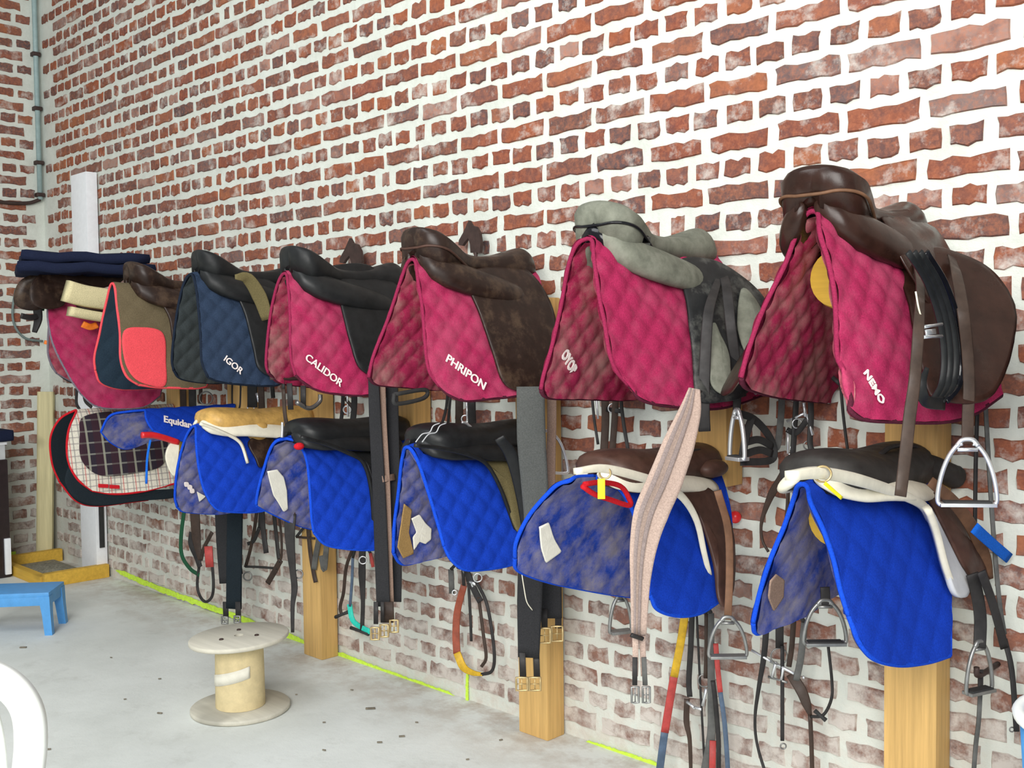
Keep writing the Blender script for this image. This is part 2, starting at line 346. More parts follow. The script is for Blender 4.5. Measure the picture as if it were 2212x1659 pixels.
def pad(label, X, ridge, ne, nb, fe, fb, w, mats, quilt=0.058, puff=0.007, ywall=-0.105, group=None, name='saddle_pad', flare=0.03):
    pd = Pad(); pd.X = X; pd.w = w
    pr = un(*ridge, 'x', X); pd.zr = float(pr[2]); pd.yr = float(pr[1]); zr = pd.zr
    t = thing(name, label, 'saddle pad', (X, float(pr[1]), zr), group); pd.o = t
    patches = {}
    yb = None
    for side, E, B in ((1, ne, nb), (-1, fe, fb)):
        R_ = [np.array([pd.yr, zr])] + [onflap(pd, *p, side) for p in E[1:]]
        bl = np.r_[0, np.cumsum([math.dist(B[i], B[i + 1]) for i in range(len(B) - 1)])]; bl = bl/bl[-1]*(1.0 if side == 1 else 0.5)
        B_ = [onflap(pd, *p, side, 0.0, flare*bl[i]) for i, p in enumerate(B)]
        if side == 1: yb = B_[-1]
        else: B_ = B_ + [np.array([max(yb[0], B_[-1][0] + 0.05), min(yb[1], B_[-1][1])])]
        A_ = [np.array([pd.yr, zr]), np.array([ywall, zr])]
        W_ = [np.array([ywall, zr]), np.array([(ywall*0.6 + B_[-1][0]*0.4), zr*0.5 + B_[-1][1]*0.5]), B_[-1]]
        sm = lambda P: resample([list(v)[:2] for v in spline([(a, b, 0) for a, b in P], 8)], 400)
        R_, B_, W_ = sm(R_), sm(B_), sm(W_)
        tt = np.linspace(0, 1, NTT)**1.35
        pick = lambda P, s: np.stack([np.interp(s, np.linspace(0, 1, len(P)), P[:, k]) for k in (0, 1)], 1)
        uu = np.linspace(0, 1, NU)
        G = np.zeros((NTT, NU, 2)); Rp, Wp = pick(R_, tt), pick(W_, tt); Ap, Bp = pick(np.array(A_), uu), pick(B_, uu)
        T = tt[:, None, None]; U = uu[None, :, None]
        G = (1-U)*Rp[:, None] + U*Wp[:, None] + (1-T)*Ap[None] + T*Bp[None] - ((1-U)*(1-T)*Rp[0] + U*(1-T)*Wp[0] + (1-U)*T*Rp[-1] + U*T*Wp[-1])
        P = np.zeros((NTT, NU, 3)); d = np.maximum(zr - G[..., 1], 0)
        P[..., 0] = X + side*(w*np.sqrt(d/0.42) + flare*uu[None, :]*tt[:, None]); P[..., 1] = np.minimum(G[..., 0], -0.035); P[..., 2] = G[..., 1]
        patches[side] = P
    pd.grid = {k: v.reshape(-1, 3) for k, v in patches.items()}
    full = np.concatenate([patches[-1][::-1], patches[1][1:]], 0)
    gu = np.gradient(full, axis=1); gt = np.gradient(full, axis=0)
    nrm = np.cross(gt, gu); nrm /= np.linalg.norm(nrm, axis=2, keepdims=True) + 1e-9
    if nrm[-3, NU//2, 0] < 0: nrm = -nrm
    arc = np.cumsum(np.linalg.norm(np.diff(full, axis=0, prepend=full[:1]), axis=2), axis=0); arc -= arc[NTT - 1:NTT]
    a, b = full[..., 1], np.abs(arc)
    q = quilt*1.414
    pf = (np.abs(np.sin(math.pi*(a + b)/q))*np.abs(np.sin(math.pi*(a - b)/q)))**0.6*puff
    wob = 0.004*np.sin(a*17 + X*9)*np.sin(b*11 + X*5)*np.clip(b/0.15, 0, 1)
    outer = full + nrm*(pf + wob)[..., None]; inner = full - nrm*(0.011 + 1.1*pf - wob)[..., None]
    MB().grid(outer.tolist()).build('quilted_cover', mats[0], t)
    MB().grid(inner.tolist()).build('lining', mats[1], t)
    mid = full + nrm*(wob - 0.004)[..., None]
    def trim(nm, mt, parts):
        for p in parts: MB().tube(resample(np.array(p), 90).tolist(), 0.0062, 6).build(nm, mt, t)
    trim('binding', mats[3] if len(mats) > 3 else mats[2], [list(mid[:, 0]), list(mid[:, -1])])
    trim('hem', mats[2], [list(mid[-1]), list(mid[0])])
    return pd
def sheet(pd, outline, side, off, th, mat, name, parent, bulge=0.0, k=5, closed_spline=True, flare=None):
    """a flat piece with its own thickness lying on one side of a pad; off > 0 lies towards the camera's side (+x);
    flare = (x0, x1, e): stands e further out towards its edge at photograph column x1"""
    ex = lambda p: 0.0 if not flare else flare[2]*min(1.0, max(0.0, (p[0] - flare[0])/(flare[1] - flare[0])))
    P2 = [onflap(pd, *p[:2], side, off + ex(p)) for p in outline]; EX = [ex(p) for p in outline]
    co = np.linalg.lstsq(np.array([[1, a[0], a[1]] for a in P2]), np.array(EX), rcond=None)[0] if flare else None
    if closed_spline:
        Q = [Vector((v[0], v[1], 0)) for v in P2 + [P2[0]]]
        E = [Q[-2]] + Q + [Q[1]]; out = []
        for i in range(1, len(E) - 2):
            a, b, c, d = E[i - 1], E[i], E[i + 1], E[i + 2]
            for j in range(k):
                s = j/k; out.append(0.5*((2*b) + (c - a)*s + (2*a - 5*b + 4*c - d)*s*s + (3*b - a - 3*c + d)*s**3))
        P2 = [np.array([v.x, v.y]) for v in out]
    else:
        P2 = [np.array(v) for v in resample(np.array(P2 + [P2[0]]), max(16, len(P2)*6))[:-1]]
    c = sum(P2)/len(P2); rows = []
    for f, h in ((0.03, 0), (0.45, 0), (0.8, 0), (1.0, 0.0), (1.0, 0.55), (0.985, 1.0), (0.9, 1.0), (0.75, 1.0), (0.5, 1.0), (0.25, 1.0), (0.03, 1.0)):
        row = []
        for v in P2:
            q = c + (v - c)*f
            hh = h*th + (bulge*(1 - f*f) if h >= 1 else 0) + (co @ [1, q[0], q[1]] if flare else 0.0)
            row.append((pd.X + side*xoff(pd, side, q[0], q[1]) + off + hh, min(q[0], -0.012), q[1]))
        rows.append(row)
    return MB().grid(rows, True, True).build(name, mat, parent)
def lettering(pd, text, a, b, mat, side=1, off=0.009, weight=0.012, stretch=1.0, name='lettering'):
    cu = bpy.data.curves.new('t', 'FONT'); cu.body = text; cu.size = 1; cu.offset = weight; cu.extrude = 0.0
    o = bpy.data.objects.new('t', cu); COL.objects.link(o)
    bpy.context.view_layer.update()
    me = bpy.data.meshes.new_from_object(o.evaluated_get(bpy.context.evaluated_depsgraph_get()))
    V = [v.co.copy() for v in me.vertices]; F = [list(p.vertices) for p in me.polygons]
    bpy.data.objects.remove(o); bpy.data.curves.remove(cu); bpy.data.meshes.remove(me)
    x0, x1 = min(v.x for v in V), max(v.x for v in V)
    A, B = onflap(pd, *a, side), onflap(pd, *b, side); e1 = B - A; Wd = np.linalg.norm(e1); e1 /= Wd; e2 = np.array([-e1[1], e1[0]])
    sc = Wd/(x1 - x0); vs = []
    for lift in (0.0, 0.0025):
        for v in V:
            q = A + e1*(v.x - x0)*sc + e2*v.y*sc*stretch
            vs.append((pd.X + side*xoff(pd, side, q[0], q[1]) + (off + lift), q[0], q[1]))
    n = len(V); from collections import Counter
    ed = Counter(); dirs = {}
    for f in F:
        for i in range(len(f)):
            k = (f[i], f[(i + 1) % len(f)]); ed[tuple(sorted(k))] += 1; dirs[tuple(sorted(k))] = k
    fs = [tuple(i + n for i in f) for f in F] + [tuple(f[::-1]) for f in F] + [(dirs[k][0], dirs[k][1], dirs[k][1] + n, dirs[k][0] + n) for k in ed if ed[k] == 1]
    return MB().add(vs, fs).build(name, mat, pd.o, smooth=False)
BUR = ('burgundy', 'burgundy_in', 'dark_trim', 'burgundy_edge'); BLU = ('blue', 'blue_in', 'blue_trim'); NAV = ('navy', 'navy_in', 'navy_trim')
GP, GL = 'saddle pads on the upper racks', 'blue quilted pads on the lower racks'
P = {}
P['nemo'] = pad('burgundy quilted pad lettered NEMO under a brown saddle', RX[6], (1755, 452),
    [(1755, 452), (1775, 500), (1795, 570), (1808, 650), (1813, 760), (1818, 800), (1828, 850)], [(1828, 850), (1845, 885), (1880, 905), (1960, 910), (2050, 910), (2110, 892), (2165, 852)],
    [(1755, 452), (1722, 490), (1690, 570), (1645, 670), (1610, 770), (1598, 815)], [(1598, 815), (1615, 838), (1690, 856), (1818, 868)], 0.15, BUR, group=GP, flare=0.12)
P['five'] = pad('burgundy quilted pad under a grey suede saddle, lettering on its inner flap', RX[5], (1270, 512),
    [(1270, 512), (1285, 560), (1297, 640), (1310, 700), (1320, 760), (1335, 800), (1360, 835)], [(1360, 835), (1395, 865), (1470, 878), (1560, 880), (1640, 855), (1668, 838)],
    [(1270, 512), (1240, 535), (1215, 640), (1190, 740), (1170, 810), (1165, 840)], [(1165, 840), (1180, 857), (1260, 860), (1350, 862)], 0.15, BUR, group=GP, flare=0.06)
P['phripon'] = pad('burgundy quilted pad lettered PHRIPON under a dark brown saddle', RX[4], (890, 557),
    [(890, 557), (905, 600), (915, 660), (920, 740), (928, 800), (950, 835)], [(950, 835), (975, 855), (1010, 865), (1060, 860), (1110, 855), (1165, 845), (1205, 832)],
    [(890, 557), (865, 600), (835, 690), (805, 770), (795, 815)], [(795, 815), (815, 830), (880, 835), (950, 840)], 0.15, BUR, group=GP, flare=0.07)
P['calidor'] = pad('burgundy quilted pad lettered CALIDOR under a black saddle', RX[3], (615, 588),
    [(615, 588), (624, 620), (628, 700), (630, 770), (640, 810)], [(640, 810), (665, 830), (700, 845), (760, 853), (800, 852), (840, 845)],
    [(615, 588), (600, 610), (583, 690), (573, 780), (577, 805)], [(577, 805), (600, 825), (650, 833)], 0.15, BUR, group=GP)
P['igor'] = pad('navy blue quilted pad lettered IGOR under a black saddle', RX[2], (412, 590),
    [(412, 590), (428, 640), (435, 720), (437, 780), (450, 815)], [(450, 815), (480, 825), (530, 830), (590, 832), (612, 825)],
    [(412, 590), (395, 615), (380, 680), (371, 770), (375, 800)], [(375, 800), (392, 818), (450, 826)], 0.15, NAV, group=GP)
P['coral'] = pad('brown canvas pad with coral trim and a coral corner patch', RX[1], (243, 610),
    [(243, 610), (253, 660), (260, 720), (262, 775), (275, 812), (300, 831)], [(300, 831), (340, 836), (390, 838), (425, 838), (445, 834)],
    [(243, 610), (230, 650), (215, 720), (203, 770), (204, 800)], [(204, 800), (215, 825), (250, 838), (290, 840)], 0.15, ('brown_cloth', 'slate_in', 'coral'), puff=0.003, quilt=0.09, group=GP)
P['far'] = pad('burgundy pad with grey binding nearest the back wall', RX[0], (118, 645),
    [(118, 645), (104, 670), (115, 740), (148, 810), (175, 850)], [(175, 850), (205, 875), (250, 882), (310, 878), (345, 855)],
    [(118, 645), (105, 700), (103, 760), (112, 790), (122, 806)], [(122, 806), (160, 826), (200, 838)], 0.15, ('burgundy', 'burgundy_in', 'grey_trim'), group=GP)
P['b6'] = pad('blue quilted pad under a black pony saddle with white felt, a log end showing', RX[6], (1735, 1042),
    [(1735, 1042), (1755, 1085), (1785, 1150), (1805, 1210), (1818, 1270), (1835, 1330)], [(1835, 1330), (1862, 1390), (1895, 1425), (1950, 1437), (2010, 1430), (2055, 1415)],
    [(1735, 1042), (1712, 1070), (1690, 1130), (1660, 1210), (1640, 1280), (1626, 1345)], [(1626, 1345), (1635, 1368), (1680, 1350), (1760, 1315), (1825, 1280)], 0.15, BLU, quilt=0.075, puff=0.004, group=GL)
P['b5'] = pad('wide blue quilted pad with red braid under a brown pony saddle', RX[5], (1285, 1028),
    [(1285, 1028), (1335, 1050), (1365, 1095), (1385, 1160), (1398, 1240), (1408, 1285)], [(1408, 1285), (1425, 1315), (1465, 1330), (1510, 1325), (1545, 1305), (1575, 1280)],
    [(1285, 1028), (1230, 1035), (1180, 1065), (1140, 1115), (1115, 1170), (1112, 1205)], [(1112, 1205), (1125, 1235), (1250, 1270), (1400, 1292)], 0.2, BLU, quilt=0.075, puff=0.004, group=GL)
P['b4'] = pad('blue quilted pad with a torn white label, below the pad lettered PHRIPON', RX[4], (880, 963),
    [(880, 963), (900, 985), (925, 1050), (945, 1120), (960, 1180)], [(960, 1180), (975, 1208), (1005, 1230), (1060, 1228), (1110, 1218), (1150, 1200)],
    [(880, 963), (868, 985), (858, 1060), (851, 1130), (850, 1195)], [(850, 1195), (870, 1218), (920, 1207), (965, 1198)], 0.15, BLU, group=GL)
P['b3'] = pad('blue quilted pad with a long white label, below the pad lettered CALIDOR', RX[3], (620, 945),
    [(620, 945), (645, 955), (662, 990), (670, 1060), (675, 1120), (680, 1150)], [(680, 1150), (705, 1175), (750, 1185), (805, 1187), (835, 1178)],
    [(620, 945), (592, 955), (570, 1010), (556, 1060), (552, 1090)], [(552, 1090), (580, 1105), (640, 1132), (685, 1145)], 0.15, BLU, group=GL)
P['b2'] = pad('blue quilted pad under a tan saddle, below the pad lettered IGOR', RX[2], (420, 918),
    [(420, 918), (425, 950), (430, 1000), (440, 1050), (455, 1085)], [(455, 1085), (475, 1102), (520, 1106), (560, 1104), (592, 1096)],
    [(420, 918), (398, 950), (382, 1010), (377, 1070), (382, 1095)], [(382, 1095), (400, 1105), (470, 1108)], 0.15, BLU, group=GL)
lettering(P['nemo'], 'NEMO', (1856, 806), (1893, 874), 'thread')
lettering(P['phripon'], 'PHRIPON', (958, 780), (1040, 842), 'thread')
lettering(P['calidor'], 'CALIDOR', (655, 776), (732, 836), 'thread')
lettering(P['igor'], 'IGOR', (480, 778), (517, 809), 'thread')
lettering(P['five'], 'OYOB', (1200, 768), (1224, 812), 'thread', side=-1, off=0.02, weight=0.05, stretch=1.3)
sheet(P['coral'], [(267, 715), (310, 707), (345, 714), (357, 735), (358, 780), (357, 832), (322, 832), (288, 815), (268, 775)], 1, 0.004, 0.004, 'coral', 'corner_patch', P['coral'].o)
for k, pts, mt in (('b4', [(888, 1120), (905, 1111), (918, 1130), (931, 1142), (930, 1165), (918, 1175), (905, 1170), (893, 1188), (891, 1160), (899, 1150)], 'paper'),
                   ('b3', [(577, 1018), (598, 1014), (612, 1030), (619, 1060), (621, 1100), (612, 1106), (600, 1085), (590, 1070), (582, 1040)], 'paper'),
                   ('b5', [(1164, 1138), (1184, 1128), (1196, 1165), (1212, 1192), (1178, 1216), (1168, 1185)], 'paper'),
                   ('b2', [(425, 1062), (444, 1072), (430, 1084)], 'paper'), ('b4', [(872, 1088), (888, 1100), (882, 1150), (893, 1196), (870, 1206), (858, 1182), (866, 1130)], 'tan_cloth'), ('b6', [(1675, 1240), (1692, 1252), (1690, 1290), (1670, 1320), (1658, 1290), (1662, 1255)], 'pale_web')):
    sheet(P[k], pts, -1, 0.024, 0.004, mt, 'worn_patch' if mt in ('tan_cloth', 'pale_web') else 'cloth_label', P[k].o, closed_spline=False)
for q in ((402, 1046), (409, 1052), (414, 1060)):
    sheet(P['b2'], [(q[0] - 4, q[1] - 4), (q[0] + 4, q[1] - 4), (q[0] + 5, q[1] + 4), (q[0] - 3, q[1] + 5)], -1, 0.024, 0.004, 'thread', 'letter_patch', P['b2'].o)
# last rack, only its edge in view: an upper navy pad and a lower blue pad, cut like their neighbours
def shifted(src, label, dx, mats, zs=0.0):
    t = thing('saddle_pad', label, 'saddle pad', (P[src].X + dx, P[src].yr, P[src].zr + zs), GP if mats is NAV else GL)
    for ch in list(P[src].o.children):
        nm = ch.name.split('.')[0]
        if nm not in ('quilted_cover', 'lining', 'binding', 'hem'): continue
        c = ch.copy(); c.data = ch.data.copy(); COL.objects.link(c); c.parent = t
        c.data.materials[0] = M[mats[min(2, ('quilted_cover', 'lining', 'binding', 'hem').index(nm))]]
    return t
shifted('nemo', 'dark navy pad cut off by the frame at the end of the upper row', 0.66, NAV)
shifted('b6', 'blue pad cut off by the frame at the end of the lower row', 0.66, BLU)
# ------------------------------------------------------------------ saddles
DEEP = [(.625,.03,.085,.080,.03),(.612,.065,.096,.084,.012),(.585,.092,.086,.08,.0),(.55,.10,.062,.068,-.01),(.5,.088,.036,.045,-.015),(.44,.07,.016,.02,-.02),(.36,.062,.016,.012,-.02),(.28,.062,.025,.012,-.02),(.2,.066,.045,.01,-.02),(.15,.062,.056,.01,-.02),(.115,.05,.045,.0,-.02),(.1,.03,.03,.0,-.01)]
FLAT = [(.625,.02,.03,.03,.01),(.61,.07,.055,.04,.0),(.57,.105,.066,.035,-.012),(.5,.115,.064,.025,-.015),(.42,.11,.055,.02,-.015),(.34,.1,.05,.018,-.015),(.26,.095,.052,.018,-.015),(.2,.09,.055,.02,-.015),(.14,.08,.052,.02,-.01),(.1,.05,.04,.02,0.0)]
def loft(pd, st, xs=1.0, zs=0.0, vs=0.0, n=44, dish=True):
    st = np.array(st); s = np.linspace(0, 1, len(st)); q = np.array([list(v) for v in spline([tuple(a[:3]) for a in st], 6)]); q2 = np.array([list(v) for v in spline([(a[3], a[4], 0) for a in st], 6)])
    rows = []
    for i in range(len(q)):
        v, w, zc = q[i]; ze, zb = q2[i][:2]; w *= xs; row = []
        for j in range(13):
            u = -1 + 2*j/12; e = 1 - max(0, (abs(u) - 0.8)/0.2)**2*0.0
            zz = zc + (ze - zc)*abs(u)**2.2
            edge = 0.014*max(0.0, (abs(u) - 0.75)/0.25)**2
            row.append((pd.X + u*w, -(v + vs), pd.zr + zs + zz - edge))
        for j in range(11):
            u = 1 - 2*(j + 0.0)/10
            row.append((pd.X + u*w*0.9, -(v + vs - 0.012*(1 - abs(u))), pd.zr + zs + zb - 0.03*abs(u)**1.5))
        rows.append(row)
    return MB().grid(rows, True, True)
PPATH = [(.028, .622, -.004, .4), (.045, .606, -.02, .8), (.066, .565, -.04, 1.0), (.085, .50, -.062, 1.0), (.096, .42, -.08, .95), (.1, .33, -.096, .85), (.098, .25, -.11, .7), (.09, .2, -.118, .35)]
def panelmesh(pd, side, la=.056, lb=.034, zs=0.0, path=PPATH, ang=58):
    q = spline([a[:3] for a in path], 4); ks = np.interp(np.linspace(0, 1, len(q)), np.linspace(0, 1, len(path)), [a[3] for a in path]); rows = []
    c_, s_ = math.cos(math.radians(ang)), math.sin(math.radians(ang))
    for (x, v, z), k in zip([tuple(a) for a in q], ks):
        rows.append([(pd.X + side*(x + la*k*math.cos(a)*c_ + lb*k*math.sin(a)*s_), -v, pd.zr + zs + z - la*k*math.cos(a)*s_ + lb*k*math.sin(a)*c_) for a in [2*math.pi*i/20 for i in range(20)]])
    return MB().grid(rows, True, True)
def rim(pd, st, dz, r, v_lim=.3, xs=1.0, zs=0.0):
    """piping that follows the edge of the cantle from one side round to the other"""
    st = [a for a in st if a[0] >= v_lim]
    q = spline([(a[0], a[1]*xs, a[3] + dz) for a in st], 5)
    Ls = [(pd.X - b*1.01, -a, pd.zr + zs + c) for a, b, c in [tuple(v) for v in q]][::-1]
    Rs = [(pd.X + b*1.01, -a, pd.zr + zs + c) for a, b, c in [tuple(v) for v in q]]
    return MB().tube(Ls + Rs, r, 6)
def saddle(key, label, group, mat, flapmat, flap, st=DEEP, xs=1.0, zs=0.0, welt=None, panel=None, panelmat=None, skirt=None, flap_off=.02, flap_bulge=.008, flap_name='flap', vs=0.0, far=True, flare=None):
    pd = P[key]
    t = thing('saddle', label, 'saddle', (pd.X, -0.36, pd.zr), group); t['pad'] = key
    loft(pd, st, xs, zs, vs).build('seat', mat, t)
    for sd in (-1, 1):
        panelmesh(pd, sd, **(panel or {})).build('panel', panelmat or mat, t)
    if welt: rim(pd, st, -0.05, 0.004, .3, xs, zs).build('welt', welt, t)
    if flap:
        f = sheet(pd, flap, 1, flap_off, .008, flapmat, flap_name, t, flap_bulge, flare=flare)
        if far:   # the flap on the other side, the same cut mirrored
            c = f.copy(); c.data = f.data.copy(); COL.objects.link(c)
            for v in c.data.vertices: v.co.x = -v.co.x
            c.data.flip_normals()
    if skirt: sheet(pd, skirt, 1, flap_off + .02, .006, flapmat, 'skirt', t, .01)
    return t
GS, GS2 = 'saddles on the upper racks', 'saddles on the lower racks'
SD = {}
SD['nemo'] = saddle('nemo', 'glossy brown saddle with a tan seam on its cantle, on the pad lettered NEMO', GS, 'brown_l', 'brown_l',
    [(1962, 570), (1972, 660), (1982, 760), (1990, 850), (2030, 868), (2090, 872), (2140, 858), (2178, 810), (2200, 740), (2195, 670), (2160, 615), (2110, 572), (2050, 545), (2000, 535)], welt='strap_mid', skirt=[(1900, 468), (1935, 540), (1975, 610), (2010, 660), (2055, 640), (2075, 590), (2045, 535), (1990, 468), (1950, 452)], flare=(1970, 2200, .14))
SD['five'] = saddle('five', 'grey suede saddle with black patent edging', GS, 'grey_suede', 'black_worn',
    [(1468, 565), (1485, 660), (1495, 760), (1502, 860), (1560, 868), (1610, 850), (1645, 780), (1662, 700), (1645, 640), (1590, 590), (1530, 560)], welt='patent', panelmat='grey_suede', flare=(1470, 1660, .08))
SD['phripon'] = saddle('phripon', 'dark brown scuffed saddle on the pad lettered PHRIPON', GS, 'dark_brown_l', 'dark_brown_l',
    [(1005, 600), (1035, 680), (1062, 760), (1085, 825), (1120, 845), (1165, 842), (1190, 790), (1200, 700), (1170, 620), (1110, 570), (1050, 575)], welt='pony_brown')
SD['calidor'] = saddle('calidor', 'black saddle on the pad lettered CALIDOR', GS, 'black_l', 'black_l',
    [(705, 590), (735, 660), (755, 740), (780, 800), (840, 810), (880, 720), (860, 620), (800, 575), (745, 570)])
SD['igor'] = saddle('igor', 'narrow black saddle on the navy pad lettered IGOR', GS, 'black_l', 'black_l',
    [(505, 620), (528, 680), (545, 750), (560, 800), (610, 810), (640, 720), (620, 640), (570, 600), (530, 600)], xs=0.9)
SD['coral'] = saddle('coral', 'dark brown saddle on the brown canvas pad with coral trim', GS, 'dark_brown_l', 'dark_brown_l',
    [(345, 640), (365, 690), (378, 760), (420, 780), (450, 700), (430, 630), (380, 610)])
SD['far'] = saddle('far', 'black-brown saddle half covered by a folded navy blanket', GS, 'dark_brown_l', 'dark_brown_l',
    [(66, 650), (72, 605), (110, 585), (200, 578), (255, 572), (266, 605), (215, 624), (170, 630), (142, 634), (136, 660), (100, 668)], flap_off=.05)
SD['b6'] = saddle('b6', 'black pony saddle edged with white felt, below the pad lettered NEMO', GS2, 'pony_black', 'pony_brown',
    [(1995, 1065), (2015, 1100), (2050, 1170), (2085, 1235), (2110, 1262), (2132, 1250), (2120, 1200), (2080, 1120), (2040, 1070)], st=FLAT, panelmat='felt', panel=dict(la=.045, lb=.018, ang=35, path=[(.03,.63,.0,.4),(.05,.612,-.005,.9),(.075,.56,-.015,1),(.09,.48,-.02,1),(.095,.4,-.03,1),(.095,.3,-.045,.9),(.09,.2,-.06,.6)]), flap_off=.045)
SD['b5'] = saddle('b5', 'brown pony saddle edged with white felt, a yellow tag on its ring', GS2, 'pony_brown', 'pony_brown',
    [(1455, 1050), (1490, 1080), (1520, 1150), (1540, 1220), (1548, 1290), (1565, 1310), (1582, 1260), (1580, 1150), (1555, 1080), (1510, 1045)], st=FLAT, panelmat='felt', panel=dict(la=.04, lb=.018, ang=35, path=[(.03,.63,.0,.4),(.05,.612,-.005,.9),(.075,.56,-.015,1),(.09,.48,-.02,1),(.095,.4,-.03,1),(.095,.3,-.045,.9),(.09,.2,-.06,.6)]), flap_off=.035)
SD['b4'] = saddle('b4', 'black saddle with silver stitching, below the pad lettered PHRIPON', GS2, 'black_l', 'olive',
    [(1005, 966), (1045, 988), (1075, 1040), (1098, 1105), (1118, 1150), (1135, 1120), (1130, 1040), (1105, 975), (1050, 950)], st=FLAT, xs=.95, panel=dict(la=.045, lb=.02, ang=40, path=[(.03,.63,.0,.4),(.05,.612,-.005,.9),(.075,.56,-.015,1),(.09,.48,-.02,1),(.095,.4,-.03,1),(.095,.3,-.045,.9),(.09,.2,-.06,.6)]))
SD['b3'] = saddle('b3', 'black saddle with a shiny roll, below the pad lettered CALIDOR', GS2, 'black_l', 'black_l',
    [(738, 960), (785, 994), (805, 1060), (812, 1110), (850, 1120), (880, 1040), (870, 960), (820, 930)], st=FLAT, xs=.95, panel=dict(la=.045, lb=.02, ang=40, path=[(.03,.63,.0,.4),(.05,.612,-.005,.9),(.075,.56,-.015,1),(.09,.48,-.02,1),(.095,.4,-.03,1),(.095,.3,-.045,.9),(.09,.2,-.06,.6)]))
SD['b2'] = saddle('b2', 'tan saddle with a pale felt edge, below the pad lettered IGOR', GS2, 'tan_l', 'dark_brown_l',
    [(535, 955), (550, 990), (560, 1010), (575, 990), (590, 950), (570, 935)], st=FLAT, xs=.95, panelmat='felt', panel=dict(la=.045, lb=.02, ang=40, path=[(.03,.63,.0,.4),(.05,.612,-.005,.9),(.075,.56,-.015,1),(.09,.48,-.02,1),(.095,.4,-.03,1),(.095,.3,-.045,.9),(.09,.2,-.06,.6)]))
t = SD['five']; pd = P['five']; rows = []     # black patent back of the grey saddle, between its edging and the pad
for i in range(17):
    u = -1 + 2*i/16; x = pd.X + .088*u; z1 = pd.zr + .052 - .05*abs(u)**1.8; z0 = pd.zr - .012 - .06*abs(u)**1.3
    rows.append([(x, -.604 + .075*abs(u)**2.5, z1), (x, -.63 + .075*abs(u)**2.5, (z0 + z1)/2), (x, -.634 + .075*abs(u)**2.5, z0), (x, -.57 + .075*abs(u)**2.5, z0), (x, -.56 + .075*abs(u)**2.5, z1)])
MB().grid(rows, True, True).build('back_panel', 'patent', t)
for pts, nm in (([(1538, 698), (1553, 722), (1572, 765), (1574, 830), (1562, 852), (1536, 832), (1527, 770)], 'worn_patch'), ([(1600, 625), (1625, 640), (1648, 690), (1640, 745), (1610, 762), (1592, 700)], 'knee_roll')):
    sheet(P['five'], pts, 1, .034, .006, 'grey_suede', nm, SD['five'], .006 if nm == 'worn_patch' else .016, flare=(1470, 1660, .08))
# ------------------------------------------------------------------ hanging tack
def PT(plane, q):
    ax, val = plane
    if len(q) > 2: val = q[2]
    return Vector(un(q[0], q[1], ax, val))
def mpx(p):   # metres per photograph pixel at a point
    return proj(p)[2]/FPX
FACE = (0.62, -0.78, 0.05)
def belt(parent, name, mat, plane, pts, wpx, th=0.004, nrm=FACE, k=5):
    Q = [PT(plane, q) for q in pts]; Q = spline(Q, k)
    m = mpx(Q[len(Q)//2])
    if isinstance(wpx, (list, tuple)):
        w = np.interp(np.linspace(0, 1, len(Q)), np.linspace(0, 1, len(wpx)), wpx)*m; w = list(w)
    else: w = wpx*m
    return MB().strap(Q, w, th, nrm).build(name, mat, parent)
def cord(parent, name, mat, plane, pts, rpx, k=5, closed=False):
    Q = spline([PT(plane, q) for q in pts], k); return MB().tube(Q, rpx*mpx(Q[0]), 8).build(name, mat, parent)
def ring_at(parent, name, mat, plane, c, rpx, tpx=2.0, tilt=0.0, sx=1.0):
    o = PT(plane, c); m = mpx(o); h = Vector((.709, .705, 0)); v = Vector((0, 0, 1))
    pts = [o + (h*math.cos(a)*sx*math.cos(tilt) + v*math.sin(a))*rpx*m for a in [2*math.pi*i/24 for i in range(24)]]
    return MB().tube(pts, tpx*m, 6, closed=True).build(name, mat, parent)
def bar(parent, name, mat, plane, a, b, rpx):
    A, B = PT(plane, a), PT(plane, b); m = mpx(A)
    return MB().tube([A, A.lerp(B, .5), B], [rpx*m, rpx*m*.8, rpx*m], 8).build(name, mat, parent)
def buckle(parent, plane, c, wpx, hpx, mat='brass'):
    o = PT(plane, c); m = mpx(o); h = Vector((.709, .705, 0)); w, t = wpx*m/2, hpx*m/2
    fr = [o + h*a*w + Vector((0, 0, b*t)) + Vector((.01, -.012, 0)) for a, b in ((-1, -1), (1, -1), (1, 1), (-1, 1))]
    b_ = MB().tube([fr[0], fr[0].lerp(fr[1], .5), fr[1], fr[1].lerp(fr[2], .5), fr[2], fr[2].lerp(fr[3], .5), fr[3], fr[3].lerp(fr[0], .5)], 2.5*m, 6, closed=True)
    b_.tube([fr[0].lerp(fr[3], .5), fr[1].lerp(fr[2], .5)], 1.2*m, 6); b_.tube([fr[0].lerp(fr[1], .5), fr[3].lerp(fr[2], .5)], 1.3*m, 6)
    return b_.build('buckle', mat, parent)
